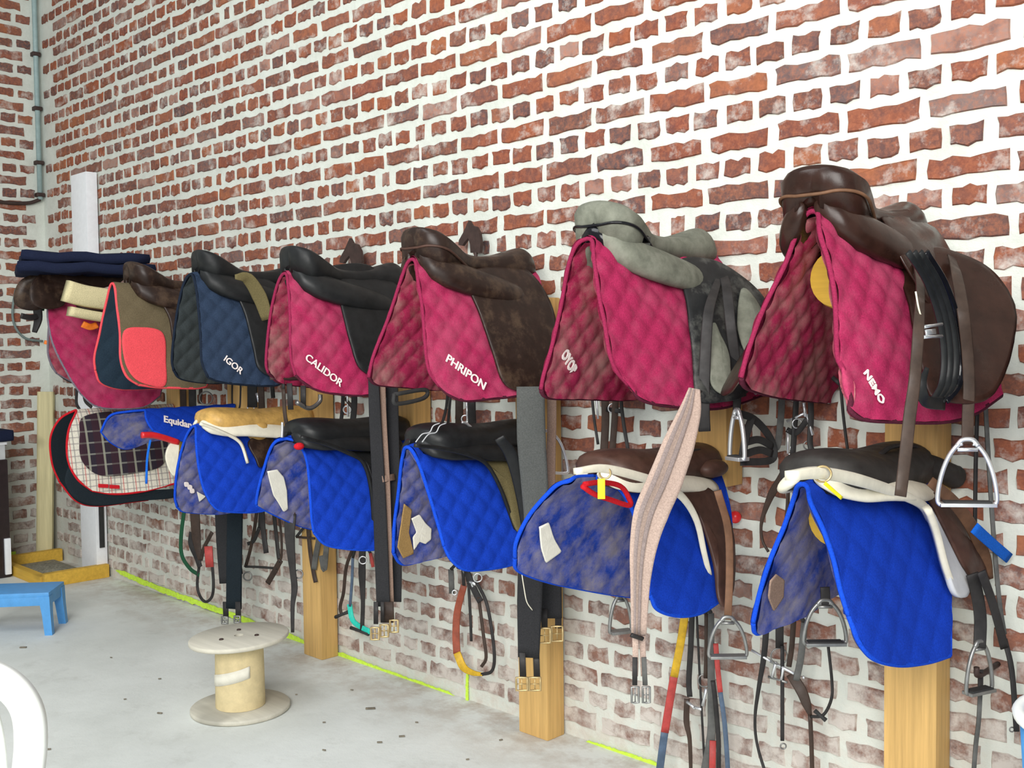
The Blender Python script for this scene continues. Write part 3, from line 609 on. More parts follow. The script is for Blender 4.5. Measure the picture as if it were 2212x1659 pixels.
def stirrup(parent, plane, top, wpx, hpx, mat='steel', yaw=0.0, tread=True, thick=4.0, name='stirrup_iron'):
    """hanging iron: eye at the top, two arms, tread; top = the eye's place"""
    o = PT(plane, top); m = mpx(o); h = Vector((math.cos(math.radians(45 + yaw)), math.sin(math.radians(45 + yaw)), 0)); dn = Vector((0, 0, -1)); n = h.cross(dn)
    w, H = wpx*m/2, hpx*m; b = MB(); r = thick*m
    side = [(0.18, 0.0), (.34, .03), (.62, .2), (.84, .45), (.97, .72), (1.0, .93), (.9, 1.0)]
    for s in (-1, 1):
        b.tube(spline([o + h*s*w*a + dn*H*c for a, c in side], 4), r, 8)
    b.tube(spline([o + h*w*a + dn*H*c for a, c in ((-.36, .04), (-.2, -.05), (0, -.07), (.2, -.05), (.36, .04))], 4), r*1.1, 8)
    b.tube([o + h*w*-.34 + dn*H*.1, o + h*w*.34 + dn*H*.1], r*.9, 8)
    b.box(o + dn*H*.99, (w*1.9, r*6.0, r*1.6), Matrix((h, n, -dn)).transposed(), 0.001)
    ob = b.build(name, mat, parent)
    if tread: MB().box(o + dn*H*.955, (w*1.6, r*5.2, r*1.4), Matrix((h, n, -dn)).transposed(), 0.002).build('tread', 'rubber' if mat != 'rubber' else 'strap_grey', ob)
    return ob
def hang(t, tops, mat='strap_black', up=.05):
    """the peg in the wall that carries a hanging piece, and the headpiece strap over it"""
    c = sum(tops, Vector())/len(tops) + Vector((0, 0, up))
    MB().tube(spline([(c.x, -.004, c.z - .012), (c.x, c.y - .012, c.z - .012), (c.x, c.y - .026, c.z + .012)], 4), .007, 8).build('peg', 'iron', t)
    for p in tops: MB().strap(spline([p, p.lerp(c, .6) + Vector((0, 0, .012)), c], 4), .012, .005, FACE).build('headpiece', mat, t)
# --- stirrups and leathers that belong to the saddles (parts of them)
x = -0.85
belt(SD['nemo'], 'stirrup_leather', 'strap_brown', ('x', x), [(2056, 556, -.97), (2066, 590, -.9), (2080, 670), (2090, 760), (2093, 830), (2091, 900), (2090, 958)], 25)
stirrup(SD['nemo'], ('x', x), (2090, 958), 122, 134, 'steel', yaw=-8, thick=5)
belt(SD['nemo'], 'stirrup_leather', 'strap_brown', ('x', x), [(1978, 560, -1.02), (1988, 620, -.93), (1985, 700), (1976, 820), (1965, 900), (1955, 990), (1945, 1072)], [20, 22, 24, 26, 26, 24])
belt(SD['five'], 'stirrup_leather', 'strap_black', ('x', -1.56), [(1560, 585, -1.66), (1545, 625, -1.6), (1530, 680), (1522, 800), (1520, 880), (1522, 932)], [14, 20, 24, 26, 26])
belt(SD['five'], 'stirrup_leather', 'strap_black', ('x', -1.54), [(1560, 585, -1.66), (1570, 625, -1.58), (1578, 700), (1590, 800), (1592, 870), (1590, 900)], [18, 22, 22, 18, 16])
belt(SD['five'], 'stirrup_leather', 'strap_black', ('x', -1.56), [(1500, 845), (1560, 862), (1610, 850)], 12)
cg = stirrup(SD['five'], ('x', -1.53), (1592, 892), 46, 100, 'steel', yaw=-60, thick=5)
o_ = PT(('x', -1.55), (1625, 945)); mm = mpx(o_)
cage = MB()
for pts in ([(1592, 892), (1628, 905), (1660, 940), (1672, 975), (1662, 995), (1600, 998)], [(1602, 996), (1612, 940), (1625, 900)], [(1612, 955), (1640, 950), (1670, 965)], [(1600, 985), (1640, 972), (1668, 980)]):
    cage.strap(spline([PT(('x', -1.53), q) for q in pts], 5), 16*mm, .004, (.7, -.7, .1))
cage.build('toe_cage', 'rubber', SD['five'])
for a, b, w_ in (((1632, 848), (1646, 840), 8),): bar(SD['five'], 'girth_buckle', 'steel', ('x', -1.5), a, b, 5)
belt(SD['b5'], 'stirrup_leather', 'strap_mid', ('x', -1.47), [(1550, 1060), (1572, 1140), (1576, 1230), (1572, 1338)], 16)
stirrup(SD['b5'], ('x', -1.47), (1572, 1338), 82, 82, 'dull_steel', yaw=0, tread=False)
stirrup(SD['b5'], ('x', -2.02), (1340, 1290), 52, 76, 'dull_steel', yaw=20, tread=False)
belt(SD['b5'], 'stirrup_leather', 'strap_grey', ('x', -2.02), [(1330, 1262), (1334, 1280), (1338, 1295)], 12)
cord(SD['b5'], 'grab_strap', 'strap_black', ('x', -1.72), [(1487, 985), (1497, 974), (1515, 975), (1535, 992)], 5)
ring_at(SD['b5'], 'ring', 'brass', ('x', -1.60), (1307, 1022), 12, 2.2)
o_ = PT(('x', -1.595), (1299, 1056)); mm = mpx(o_); MB().box(o_, (16*mm, .002, 44*mm), Matrix.Rotation(math.radians(45), 3, 'Z'), .0007).build('name_tag', 'yellow', SD['b5'])
cord(SD['b6'], 'grab_strap', 'strap_black', ('x', -1.1), [(1898, 985), (1925, 965), (1965, 962), (1995, 975), (2018, 998)], 6)
ring_at(SD['b6'], 'ring', 'brass', ('x', -1.02), (1777, 1024), 17, 2.5, sx=1.1)
belt(SD['b6'], 'name_tag', 'yellow', ('x', -1.01), [(1782, 1044), (1800, 1060), (1818, 1076)], 8, .003)
belt(SD['b6'], 'girth_strap', 'strap_mid', ('x', -.97), [(2010, 1040), (2060, 1085), (2100, 1140), (2128, 1205), (2140, 1250)], [20, 26, 28, 26, 12])
belt(SD['b6'], 'stirrup_leather', 'strap_black', ('x', -.95), [(2100, 1240), (2112, 1290), (2118, 1340), (2116, 1400)], 26)
belt(SD['b6'], 'stirrup_leather', 'strap_black', ('x', -.92), [(2120, 1235), (2140, 1290), (2155, 1340), (2170, 1400)], 18)
stirrup(SD['b6'], ('x', -.95), (2116, 1392), 78, 104, 'dull_steel', yaw=25, thick=4.5)
stirrup(SD['b6'], ('y', -.38), (1782, 1302), 92, 90, 'dull_steel', yaw=0, thick=4.5)
belt(SD['b6'], 'stirrup_leather', 'strap_black', ('y', -.38), [(1782, 1268), (1783, 1290), (1782, 1308)], 20)
for k, pts in (('b6', [(1708, 1026), (1760, 1024), (1850, 1040), (1930, 1062), (1985, 1085), (2012, 1110), (2030, 1180), (2050, 1250), (2062, 1280), (2075, 1268), (2070, 1200), (2045, 1120), (2010, 1080), (1950, 1045), (1850, 1015), (1760, 1002)]),
               ('b5', [(1245, 1018), (1300, 1010), (1380, 1026), (1450, 1052), (1500, 1105), (1520, 1180), (1530, 1238), (1540, 1236), (1540, 1170), (1520, 1090), (1480, 1045), (1390, 1005), (1300, 995)])):
    pass
belt(SD['b6'], 'felt_edge', 'felt', ('x', -1.03), [(1706, 1028), (1770, 1022), (1850, 1036), (1930, 1062), (1990, 1090), (2012, 1125)], [18, 24, 26, 24, 20, 18], .022, FACE)
sheet(P['b6'], [(2006, 1100), (2028, 1095), (2050, 1150), (2072, 1220), (2086, 1265), (2072, 1290), (2050, 1275), (2030, 1200)], 1, .03, .014, 'felt_grey', 'felt_flap', SD['b6'])
belt(SD['b6'], 'felt_edge', 'felt', ('x', -.985), [(2003, 1098), (2022, 1150), (2040, 1220), (2058, 1272)], 15, .02, FACE)
belt(SD['b5'], 'felt_edge', 'felt', ('x', -1.60), [(1244, 1018), (1300, 1012), (1360, 1024), (1430, 1046), (1475, 1075), (1505, 1125), (1520, 1190), (1532, 1240)], [12, 16, 18, 18, 16, 14, 13, 12], .016, FACE)
belt(SD['b2'], 'felt_edge', 'felt', ('x', -3.73), [(432, 915), (460, 925), (490, 938), (512, 950), (524, 965), (535, 1000)], 6, .012, FACE)
belt(SD['b4'], 'felt_edge', 'black_l', ('x', -2.365), [(896, 962), (950, 968), (1010, 982), (1050, 1002), (1078, 1048), (1100, 1105), (1116, 1150)], 8, .01, FACE)
belt(SD['b3'], 'felt_edge', 'black_l', ('x', -3.06), [(650, 945), (700, 958), (750, 978), (785, 1000), (802, 1060), (808, 1150)], 8, .01, FACE)
belt(SD['b4'], 'flap_strap', 'black_l', ('x', -2.33), [(1078, 945), (1105, 985), (1126, 1060), (1140, 1150)], [22, 28, 28, 24], .008)
for dx in (0, 14): cord(SD['b4'], 'silver_stitching', 'felt_grey', ('x', -2.40), [(898 + dx, 955), (912 + dx, 938), (928 + dx, 934), (936 + dx, 920), (950 + dx, 914)], 1.3)
MB().tube(spline([PT(('x', -1.12), (1950, 992)), PT(('x', -1.09), (2010, 1008)), PT(('x', -1.07), (2052, 1026)), PT(('x', -1.06), (2072, 1034))], 5), [.03]*12 + [.031, .03, .024, .012], 14).build('knee_roll', 'pony_black', SD['b6'])
MB().ball(PT(('x', -1.68), (1540, 1012)), (.035, .06, .026)).build('knee_roll', 'pony_brown', SD['b5'])
MB().ball(PT(('x', -3.80), (556, 930)), (.05, .05, .045)).build('pommel_roll', 'tan_l', SD['b2'])
# --- stirrups lying on the lower saddles or run up beside them
for key, plane, pts, r in (('b4', ('x', -2.46), [(998, 912), (1008, 915), (1020, 926), (1028, 940)], 3), ('b4', ('x', -2.30), [(1165, 932), (1186, 932), (1205, 948), (1218, 975), (1226, 1010), (1222, 1022), (1180, 1020)], 3.5),
                           ('b3', ('x', -3.2), [(610, 912), (610, 928), (609, 945)], 3.0)):
    t = thing('stirrup', {'b4': 'loose steel stirrup beside the black saddle with silver stitching', 'b3': 'steel stirrup end shining between the tan saddle and the blue pad'}[key] + (', leaning on its seat' if pts[0][0] == 998 else ''), 'stirrup', PT(plane, pts[0]), 'loose stirrups on the lower row')
    cord(t, 'stirrup_iron', 'steel', plane, pts, r)
for key, plane, pts, lab in (('calidor', ('x', -3.3), [(640, 868), (668, 882), (690, 868), (692, 852)], 0), ('phripon', ('x', -2.62), [(852, 850), (856, 872), (915, 860), (918, 842), (852, 852)], 1)):
    cord(SD[key], 'stirrup_iron', ('dull_steel', 'rubber')[lab], plane, pts, 5)
for a in ((625, 840, 628, 885), (655, 845, 655, 880)): belt(SD['calidor'], 'stirrup_leather', 'strap_black', ('x', -3.3), [(a[0], a[1] - 12), (a[2], a[3])], 12)
# --- girths
def girth(label, origin): return thing('girth', label, 'girth', origin, 'girths hanging below the saddles')
g = girth('long dark girth with a pale centre stripe, in front of the blue pad below CALIDOR', PT(('x', -2.99), (825, 800)))
belt(g, 'web', 'dark_web', ('x', -3.0), [(806, 790), (810, 900), (818, 1050), (824, 1200), (828, 1310)], [22, 26, 28, 30, 30], .006)
belt(g, 'web', 'dark_web', ('x', -3.0), [(846, 800), (848, 900), (853, 1050), (858, 1200), (858, 1300)], [26, 26, 24, 20, 18], .006)
belt(g, 'stripe', 'pale_web', ('x', -2.99), [(826, 800), (828, 900), (836, 1050), (842, 1200), (846, 1300)], [12, 14, 14, 11, 10], .005)
belt(g, 'cross_tab', 'pale_web', ('x', -2.985), [(826, 1035), (852, 1030)], 14, .004)
belt(g, 'end_tab', 'strap_brown', ('x', -2.985), [(838, 1300), (840, 1345)], 24, .005)
belt(g, 'tongue', 'strap_black', ('x', -2.985), [(812, 1300), (812, 1348)], 10, .004); belt(g, 'tongue', 'strap_black', ('x', -2.985), [(826, 1300), (826, 1345)], 8, .004)
for c in ((812, 1366), (832, 1360), (853, 1350)): buckle(g, ('x', -2.98), c, 17, 26)
g = girth('wide grey and black girth folded over, split ends with brass buckles', PT(('x', -2.26), (1150, 860)))
belt(g, 'web', 'grey_web', ('x', -2.26), [(1146, 835), (1148, 950), (1155, 1050), (1158, 1130), (1152, 1215)], [60, 62, 58, 52, 54], .01)
belt(g, 'web', 'pale_web', ('x', -2.28), [(1192, 845), (1192, 920), (1190, 1000), (1188, 1210)], 20, .006)
belt(g, 'web', 'dark_web', ('x', -2.30), [(1148, 1200), (1144, 1300), (1142, 1420)], [56, 54, 46], .01)
belt(g, 'web', 'dark_web', ('x', -2.32), [(1188, 1200), (1190, 1260), (1192, 1335)], [46, 46, 44], .01)
for q in ((1128, 1410), (1158, 1410)): belt(g, 'tongue', 'strap_black', ('x', -2.29), [q, (q[0] + 2, q[1] + 55)], 14, .005)
for q in ((1176, 1315), (1206, 1315)): belt(g, 'tongue', 'strap_black', ('x', -2.31), [q, (q[0], q[1] + 42)], 14, .005)
for c in ((1128, 1474), (1156, 1474)): buckle(g, ('x', -2.28), c, 24, 28)
for c in ((1177, 1370), (1204, 1366)): buckle(g, ('x', -2.30), c, 24, 32)
cord(g, 'loose_thread', 'felt', ('x', -2.27), [(1127, 1238), (1132, 1270), (1138, 1300), (1150, 1318)], 1.2)
g = girth('pale pink girth with grey stripes hanging across the brown pony saddle', PT(('x', -1.49), (1497, 860)))
C = [(1500, 840), (1490, 890), (1466, 960), (1436, 1040), (1406, 1110), (1390, 1180), (1383, 1260), (1380, 1370)]; Wd = [26, 50, 70, 76, 74, 58, 42, 32]
belt(g, 'web', 'pink_web', ('x', -1.49), C, Wd, .008)
for f in (-.3, 0, .3): belt(g, 'stripe', 'stripe', ('x', -1.484), [(c[0] + f*w_*.9, c[1] + f*w_*.25) for c, w_ in zip(C, Wd)], [w_*.14 for w_ in Wd], .003)
belt(g, 'keeper', 'strap_black', ('x', -1.48), [(1364, 1372), (1388, 1380)], 9, .006)
for dx in (-7, 9):
    belt(g, 'tail', 'pink_web', ('x', -1.49), [(1379 + dx, 1372), (1380 + dx, 1425), (1380 + dx*1.2, 1460)], 13, .006)
    belt(g, 'tongue', 'strap_grey' if dx > 0 else 'strap_black', ('x', -1.485), [(1380 + dx*1.2, 1420), (1381 + dx*1.4, 1480)], 11, .004); buckle(g, ('x', -1.48), (1382 + dx*1.5, 1496), 15, 34, 'dull_steel')
g = girth('dark elastic girth with two tongues above the yellow paint line', PT(('y', -.25), (505, 1105)))
hang(g, [PT(('y', -.22), (478, 1085)), PT(('y', -.24), (508, 1085))])
belt(g, 'web', 'dark_web', ('y', -.22), [(478, 1085), (482, 1170), (488, 1260)], [30, 30, 28], .01); belt(g, 'web', 'black_cloth', ('y', -.24), [(508, 1085), (506, 1200), (505, 1315)], [34, 34, 34], .01)
for q in ((487, 1300), (514, 1300)): belt(g, 'tongue', 'strap_black', ('y', -.24), [q, (q[0] + 1, q[1] + 34)], 12, .005)
for c in ((488, 1338), (515, 1336)): buckle(g, ('y', -.25), c, 12, 14, 'dull_steel')
belt(g, 'patch', 'red_rubber', ('y', -.26), [(450, 1180), (453, 1225)], 18, .006)
# --- bridles on hooks between the racks
def bridle(label, plane, straps, bits=(), origin=None, group='bridles hanging on the wall'):
    t = thing('bridle', label, 'bridle', PT(plane, origin or straps[0][1][0]), group)
    for nm, pts, wpx, mt in straps: belt(t, nm, mt, plane, pts, wpx, .005)
    tops = [PT(plane, s[1][0]) for s in straps if s[1][0][1] < min(q[1][0][1] for q in straps) + 60]
    hang(t, tops)
    for b_ in bits:
        if b_[0] == 'ring': ring_at(t, 'bit_ring', b_[3] if len(b_) > 3 else 'steel', plane, b_[1], b_[2], 1.6)
        else: bar(t, 'bit', b_[4] if len(b_) > 4 else 'steel', plane, b_[1], b_[2], b_[3])
    return t
B_, N_, Gy, Br = 'strap_black', 'strap_brown', 'strap_grey', 'strap_mid'
bridle('dark bridle with a U-shaped loop between the pads lettered IGOR and coral', ('y', -.1), [('cheek_strap', [(504, 800), (503, 860), (505, 880), (512, 892)], 7, B_), ('cheek_strap', [(522, 800), (521, 860), (519, 880), (512, 892)], 7, B_), ('strap', [(512, 890), (513, 920)], 9, N_), ('strap', [(545, 800), (545, 880)], 22, B_), ('strap', [(562, 805), (566, 890)], 14, N_), ('strap', [(585, 800), (590, 860)], 9, B_)], [('ring', (445, 860), 14, 'dull_steel'), ('bar', (555, 850), (560, 868), 4), ('ring', (542, 880), 7)])
bridle('short dark bridle between the pads lettered CALIDOR and PHRIPON', ('y', -.1), [('cheek_strap', [(742, 800), (740, 880), (733, 930)], 8, B_), ('cheek_strap', [(764, 800), (765, 880), (758, 935)], 13, B_), ('strap', [(745, 860), (765, 885)], 7, N_)], [('bar', (750, 850), (752, 900), 2.5), ('ring', (750, 885), 8)])
bridle('dark bridle with a bright bit under the pad lettered PHRIPON', ('y', -.1), [('cheek_strap', [(968, 830), (964, 880), (955, 915)], 6, B_), ('cheek_strap', [(975, 830), (968, 915)], 6, B_), ('cheek_strap', [(992, 830), (992, 920)], 17, N_), ('cheek_strap', [(1018, 830), (1020, 915)], 17, B_)], [('bar', (1008, 865), (1010, 910), 3), ('ring', (1005, 905), 8)])
bridle('brown bridle hanging behind the brown pony saddle', ('y', -.1), [('rein', [(1276, 820), (1283, 900), (1292, 960)], 6, B_), ('cheek_strap', [(1304, 820), (1308, 900), (1304, 985)], 17, N_), ('cheek_strap', [(1332, 820), (1328, 900), (1322, 985)], 14, N_), ('rein', [(1338, 820), (1345, 900), (1358, 980)], 8, B_), ('noseband', [(1310, 884), (1340, 888)], 10, B_)], [('bar', (1288, 858), (1292, 905), 2.5), ('ring', (1324, 882), 10)])
bridle('bridle with a bright curb bit and chain, left of the black pony saddle', ('y', -.1), [('cheek_strap', [(1690, 830), (1687, 900), (1680, 960), (1674, 968)], 14, Gy), ('cheek_strap', [(1722, 820), (1718, 900), (1712, 990)], 12, B_), ('cheek_strap', [(1750, 830), (1752, 900), (1750, 960), (1762, 985)], 12, B_), ('noseband', [(1700, 928), (1720, 935), (1745, 905)], 12, B_), ('rein', [(1712, 985), (1690, 1030), (1668, 1065), (1650, 1110), (1644, 1140), (1648, 1170), (1660, 1192)], [18, 18, 16, 9, 6, 6, 6], N_), ('strap', [(1702, 1010), (1702, 1080), (1698, 1130)], 8, N_), ('strap', [(1816, 830), (1822, 900), (1832, 980)], 6, B_)],
       [('bar', (1700, 910), (1740, 892), 3), ('bar', (1736, 870), (1740, 900), 4), ('bar', (1742, 895), (1756, 940), 3.5), ('bar', (1702, 930), (1702, 980), 3), ('ring', (1722, 915), 10), ('ring', (1706, 1000), 4), ('ring', (1708, 985), 5), ('ring', (1712, 968), 5), ('ring', (1745, 962), 9, 'dull_steel')])
bridle('long thin bridle and reins at the edge of the frame behind the hanging stirrup', ('y', -.08), [('rein', [(2112, 860), (2108, 1000), (2106, 1150), (2104, 1290)], 8, B_), ('rein', [(2128, 860), (2136, 1000), (2146, 1150), (2158, 1290), (2170, 1370)], 9, Gy), ('rein', [(2170, 1380), (2186, 1450), (2196, 1580)], 11, B_)], [('ring', (2186, 1576), 5, 'dull_steel')])
bridle('green and brown bridle looped low above the yellow paint line', ('y', -.14), [('rein', [(400, 1085), (391, 1160), (393, 1200), (410, 1228), (430, 1242)], 8, 'green'), ('cheek_strap', [(420, 1085), (424, 1160), (432, 1210)], [22, 20, 8], N_), ('cheek_strap', [(414, 1150), (412, 1175), (425, 1205), (432, 1225)], 11, B_), ('cheek_strap', [(458, 1150), (440, 1185), (434, 1210)], 8, N_), ('rein', [(432, 1210), (426, 1260), (432, 1288), (445, 1300), (458, 1288), (461, 1260), (458, 1215)], 6, B_)])
bridle('dark bridle with a thin crossbar strap, below the blue pad under a tan saddle', ('y', -.14), [('cheek_strap', [(556, 1090), (550, 1140), (540, 1190), (530, 1225)], 7, N_), ('cheek_strap', [(566, 1090), (568, 1140), (575, 1195)], 11, B_), ('cheek_strap', [(590, 1095), (596, 1150), (602, 1205), (606, 1212)], 8, B_), ('rein', [(598, 1090), (607, 1150), (608, 1200), (602, 1215)], 5, N_), ('noseband', [(530, 1224), (560, 1225), (598, 1228)], 5, B_), ('strap', [(606, 1210), (592, 1236), (578, 1260)], 12, N_), ('strap', [(520, 1090), (517, 1200), (520, 1240)], 9, B_), ('strap', [(560, 1140), (548, 1168), (535, 1175)], 8, B_)], [('ring', (535, 1245), 9, 'dull_steel')])
bridle('long dark leather straps hanging almost to the floor before the blue pad below CALIDOR', ('x', -3.35), [('strap', [(612, 840), (616, 900), (628, 960), (630, 1060), (627, 1120)], [8, 8, 12, 16, 22], N_), ('strap', [(627, 1110), (626, 1160), (632, 1230), (636, 1270), (632, 1310), (632, 1366)], [26, 22, 14, 14, 9, 7], B_)], [('ring', (645, 1240), 9, 'dull_steel'), ('bar', (633, 1125), (634, 1140), 3)])
bridle('dark strap loops hanging against the pine post', ('y', -.12), [('strap', [(664, 1120), (670, 1190), (678, 1240), (682, 1258)], 9, N_), ('strap', [(690, 1160), (682, 1200), (678, 1230)], 12, Gy), ('strap', [(706, 1170), (703, 1205), (700, 1230), (694, 1200)], 12, Gy), ('strap', [(640, 1160), (680, 1163)], 5, N_)])
bridle('bridle with teal rubber reins beside the pine post', ('y', -.1), [('rein', [(764, 1180), (748, 1225), (742, 1280), (735, 1310), (738, 1330)], 7, N_), ('rein', [(762, 1205), (760, 1260), (756, 1310)], 6, 'steel_blue'), ('rubber_grip', [(755, 1305), (760, 1335), (772, 1350), (800, 1365)], 11, 'teal'), ('cheek_strap', [(783, 1180), (782, 1240), (784, 1300), (782, 1362)], [14, 16, 9, 9], B_), ('strap', [(800, 1195), (806, 1225)], 7, 'red_rubber')], [('bar', (725, 1333), (752, 1322), 4, 'rubber'), ('bar', (758, 1356), (796, 1370), 4, 'rubber'), ('ring', (784, 1210), 8)])
bridle('bridle with a rust and ochre rubber rein looped low on the wall', ('y', -.1), [('rubber_grip', [(1002, 1265), (988, 1320), (985, 1370), (987, 1412)], [14, 15, 16, 16], 'rust'), ('rubber_grip', [(987, 1410), (1000, 1440), (1020, 1453), (1042, 1457)], [16, 17, 12, 7], 'ochre'), ('rein', [(1040, 1457), (1062, 1450), (1068, 1420), (1062, 1360), (1050, 1300), (1028, 1255)], 7, B_), ('rein', [(1034, 1290), (1044, 1370), (1050, 1420), (1040, 1440)], 7, N_), ('cheek_strap', [(1012, 1260), (1016, 1330), (1018, 1385)], 6, B_), ('strap', [(1008, 1235), (1025, 1275), (1038, 1300)], 14, B_), ('strap', [(974, 1230), (976, 1282)], 12, Gy)], [('bar', (1000, 1232), (1022, 1268), 2.5), ('ring', (1032, 1248), 9), ('bar', (1012, 1256), (1028, 1262), 4), ('ring', (982, 1280), 5)])
bridle('bridle with yellow, red and blue rubber reins below the brown pony saddle', ('y', -.12), [('rubber_grip', [(1480, 1325), (1470, 1390), (1456, 1462)], 17, 'ochre'), ('rubber_grip', [(1456, 1460), (1446, 1520), (1436, 1582)], 17, 'red_rubber'), ('rubber_grip', [(1436, 1580), (1428, 1640), (1422, 1690)], 16, 'steel_blue'), ('cheek_strap', [(1495, 1325), (1492, 1400), (1488, 1470), (1490, 1505)], 12, B_), ('cheek_strap', [(1484, 1510), (1483, 1560), (1490, 1600), (1493, 1690)], [12, 13, 9, 7], N_), ('rein', [(1505, 1325), (1511, 1450), (1517, 1560), (1524, 1690)], 5, B_), ('cheek_strap', [(1526, 1325), (1526, 1400), (1524, 1465)], 9, N_), ('cheek_strap', [(1540, 1470), (1546, 1520), (1552, 1600), (1552, 1690)], 10, B_), ('rein', [(1536, 1325), (1536, 1420), (1537, 1520), (1536, 1590), (1520, 1690)], [13, 15, 17, 18, 22], Gy), ('rubber_grip', [(1546, 1390), (1550, 1440), (1556, 1495)], 11, 'red_rubber'), ('rein', [(1556, 1495), (1566, 1570), (1574, 1690)], 10, 'steel_blue'), ('rein', [(1540, 1600), (1538, 1690)], 14, 'red_rubber')],
       [('bar', (1484, 1516), (1502, 1530), 4), ('bar', (1500, 1528), (1516, 1532), 4), ('bar', (1518, 1524), (1526, 1488), 4), ('ring', (1522, 1470), 14, 'dull_steel')])
bridle('bridle with a long-cheeked bit hanging below the black pony saddle', ('y', -.12), [('rein', [(1656, 1350), (1650, 1420), (1640, 1480), (1631, 1550), (1636, 1610), (1660, 1690)], [13, 12, 9, 6, 6, 7], B_), ('cheek_strap', [(1684, 1330), (1684, 1400)], 17, B_), ('rein', [(1690, 1395), (1690, 1500), (1690, 1600)], 8, B_), ('cheek_strap', [(1716, 1320), (1710, 1400), (1704, 1440)], 11, N_), ('cheek_strap', [(1738, 1345), (1730, 1420), (1720, 1470)], 14, Gy), ('noseband', [(1708, 1455), (1730, 1490), (1742, 1520), (1750, 1545)], [22, 24, 20, 8], N_), ('rein', [(1750, 1545), (1753, 1610), (1755, 1690)], 9, N_), ('rein', [(1789, 1395), (1797, 1470), (1796, 1510), (1778, 1545), (1750, 1548)], 6, B_)],
       [('bar', (1624, 1405), (1665, 1428), 3.5), ('bar', (1665, 1428), (1716, 1455), 4), ('bar', (1676, 1430), (1668, 1462), 4), ('bar', (1660, 1462), (1700, 1474), 3, 'dull_steel'), ('bar', (1692, 1440), (1688, 1468), 4), ('ring', (1683, 1418), 18, 'dull_steel'), ('ring', (1692, 1612), 6, 'dull_steel'), ('bar', (1760, 1535), (1784, 1556), 5, 'rubber'), ('bar', (1735, 1463), (1738, 1464), 4)])
bridle('single dark strap hanging below the stirrup at the edge of the frame', ('y', -.12), [('strap', [(2118, 1490), (2114, 1560), (2108, 1610), (2102, 1690)], 9, Gy)])
# --- reins folded over the brown saddle
t = thing('reins', 'black rubber-grip reins folded over the glossy brown saddle', 'reins', PT(('x', -.9), (2040, 640)))
for dx, x_ in ((0, -.872), (13, -.868), (-13, -.876), (26, -.864)):
    belt(t, 'rein', 'patent' if dx == 26 else 'black_l', ('x', x_), [(1975 + dx, 545), (2015 + dx, 610), (2042 + dx, 690), (2052 + dx, 770), (2046 + dx, 830), (2024 + dx*.8, 866)], 13, .005)
belt(t, 'rein', 'black_l', ('x', -.868), [(2040, 872), (2000, 866), (1992, 830), (2002, 795)], [30, 26, 18, 10], .005)
for z in (0, 1): bar(t, 'buckle', 'steel', ('x', -.858), (1996, 706 + 22*z), (2034, 700 + 26*z), 4)
belt(t, 'keeper', 'steel', ('x', -.858), [(2000, 718), (2020, 716)], 12, .004); cord(t, 'thin_strap', 'felt', ('x', -.86), [(1978, 630), (1985, 668), (1996, 704)], 2)
# --- olive web strap over the black saddle on the navy pad
t = thing('web_strap', 'olive web strap curving over the narrow black saddle', 'strap', PT(('x', -3.7), (520, 600)))
belt(t, 'web', 'olive', ('x', -3.68), [(508, 598), (535, 602), (560, 640), (578, 690)], [10, 26, 32, 26], .006)
# --- horse-head hooks, red knob, blue web end
def horse(label, dx, dy):
    px = [(1012, 476), (1018, 487), (1028, 490), (1035, 504), (1038, 525), (1036, 546), (1016, 546), (1015, 528), (1011, 514), (1004, 522), (998, 531), (990, 529), (991, 519), (1000, 503), (1006, 490)]
    P_ = [PT(('y', -.07), (q[0] + dx, q[1] + dy)) for q in px]; n = len(P_)
    o = MB().add([tuple(p) for p in P_] + [(p.x, p.y + .014, p.z) for p in P_], [tuple(range(n)), tuple(range(n, 2*n))[::-1]] + [(i, (i + 1) % n, n + (i + 1) % n, n + i) for i in range(n)])
    c = P_[5].lerp(P_[6], .5); t = thing('horse_head_hook', label, 'hook', (c.x, 0, c.z), 'horse-head hooks on the brick wall')
    o.build('horse_head', 'iron', t, smooth=False)
    MB().tube(spline([(c.x, 0, c.z - .06), (c.x, -.06, c.z - .06), (c.x, -.066, c.z - .02), (c.x, -.063, c.z + .01)], 5), .007, 8).build('arm', 'iron', t)
horse('dark horse-head hook above the dark brown scuffed saddle', 0, 0)
horse('dark horse-head hook above the black saddle on CALIDOR', -257, 38)
t = thing('red_knob', 'round red knob on the brick wall beside the brown pony saddle', 'knob', PT(('y', 0), (1590, 1118)))
c = PT(('y', -.03), (1588, 1117)); MB().ball(c, (.019, .019, .019)).build('ball', 'red', t); MB().tube([(c.x, 0, c.z), (c.x, -.02, c.z)], .008, 8).build('stem', 'dull_steel', t)
t = thing('web_strap', 'bright blue web strap end sticking out over the bricks', 'strap', PT(('x', -.93), (2118, 1155)))
belt(t, 'web', 'blue_web', ('x', -.93), [(2105, 1140), (2140, 1172), (2180, 1206)], 24, .004)
# red braid on two of the blue pads
pd = P['b5']; cord(pd.o, 'red_braid', 'red_cloth', ('x', -1.64), [(1262, 1046), (1300, 1042), (1340, 1050), (1358, 1075), (1360, 1092), (1320, 1080), (1285, 1068), (1258, 1050)], 6)
MB().ball(PT(('x', -3.12), (646, 964)), (.016, .02, .013)).build('red_braid', 'red_cloth', P['b3'].o)
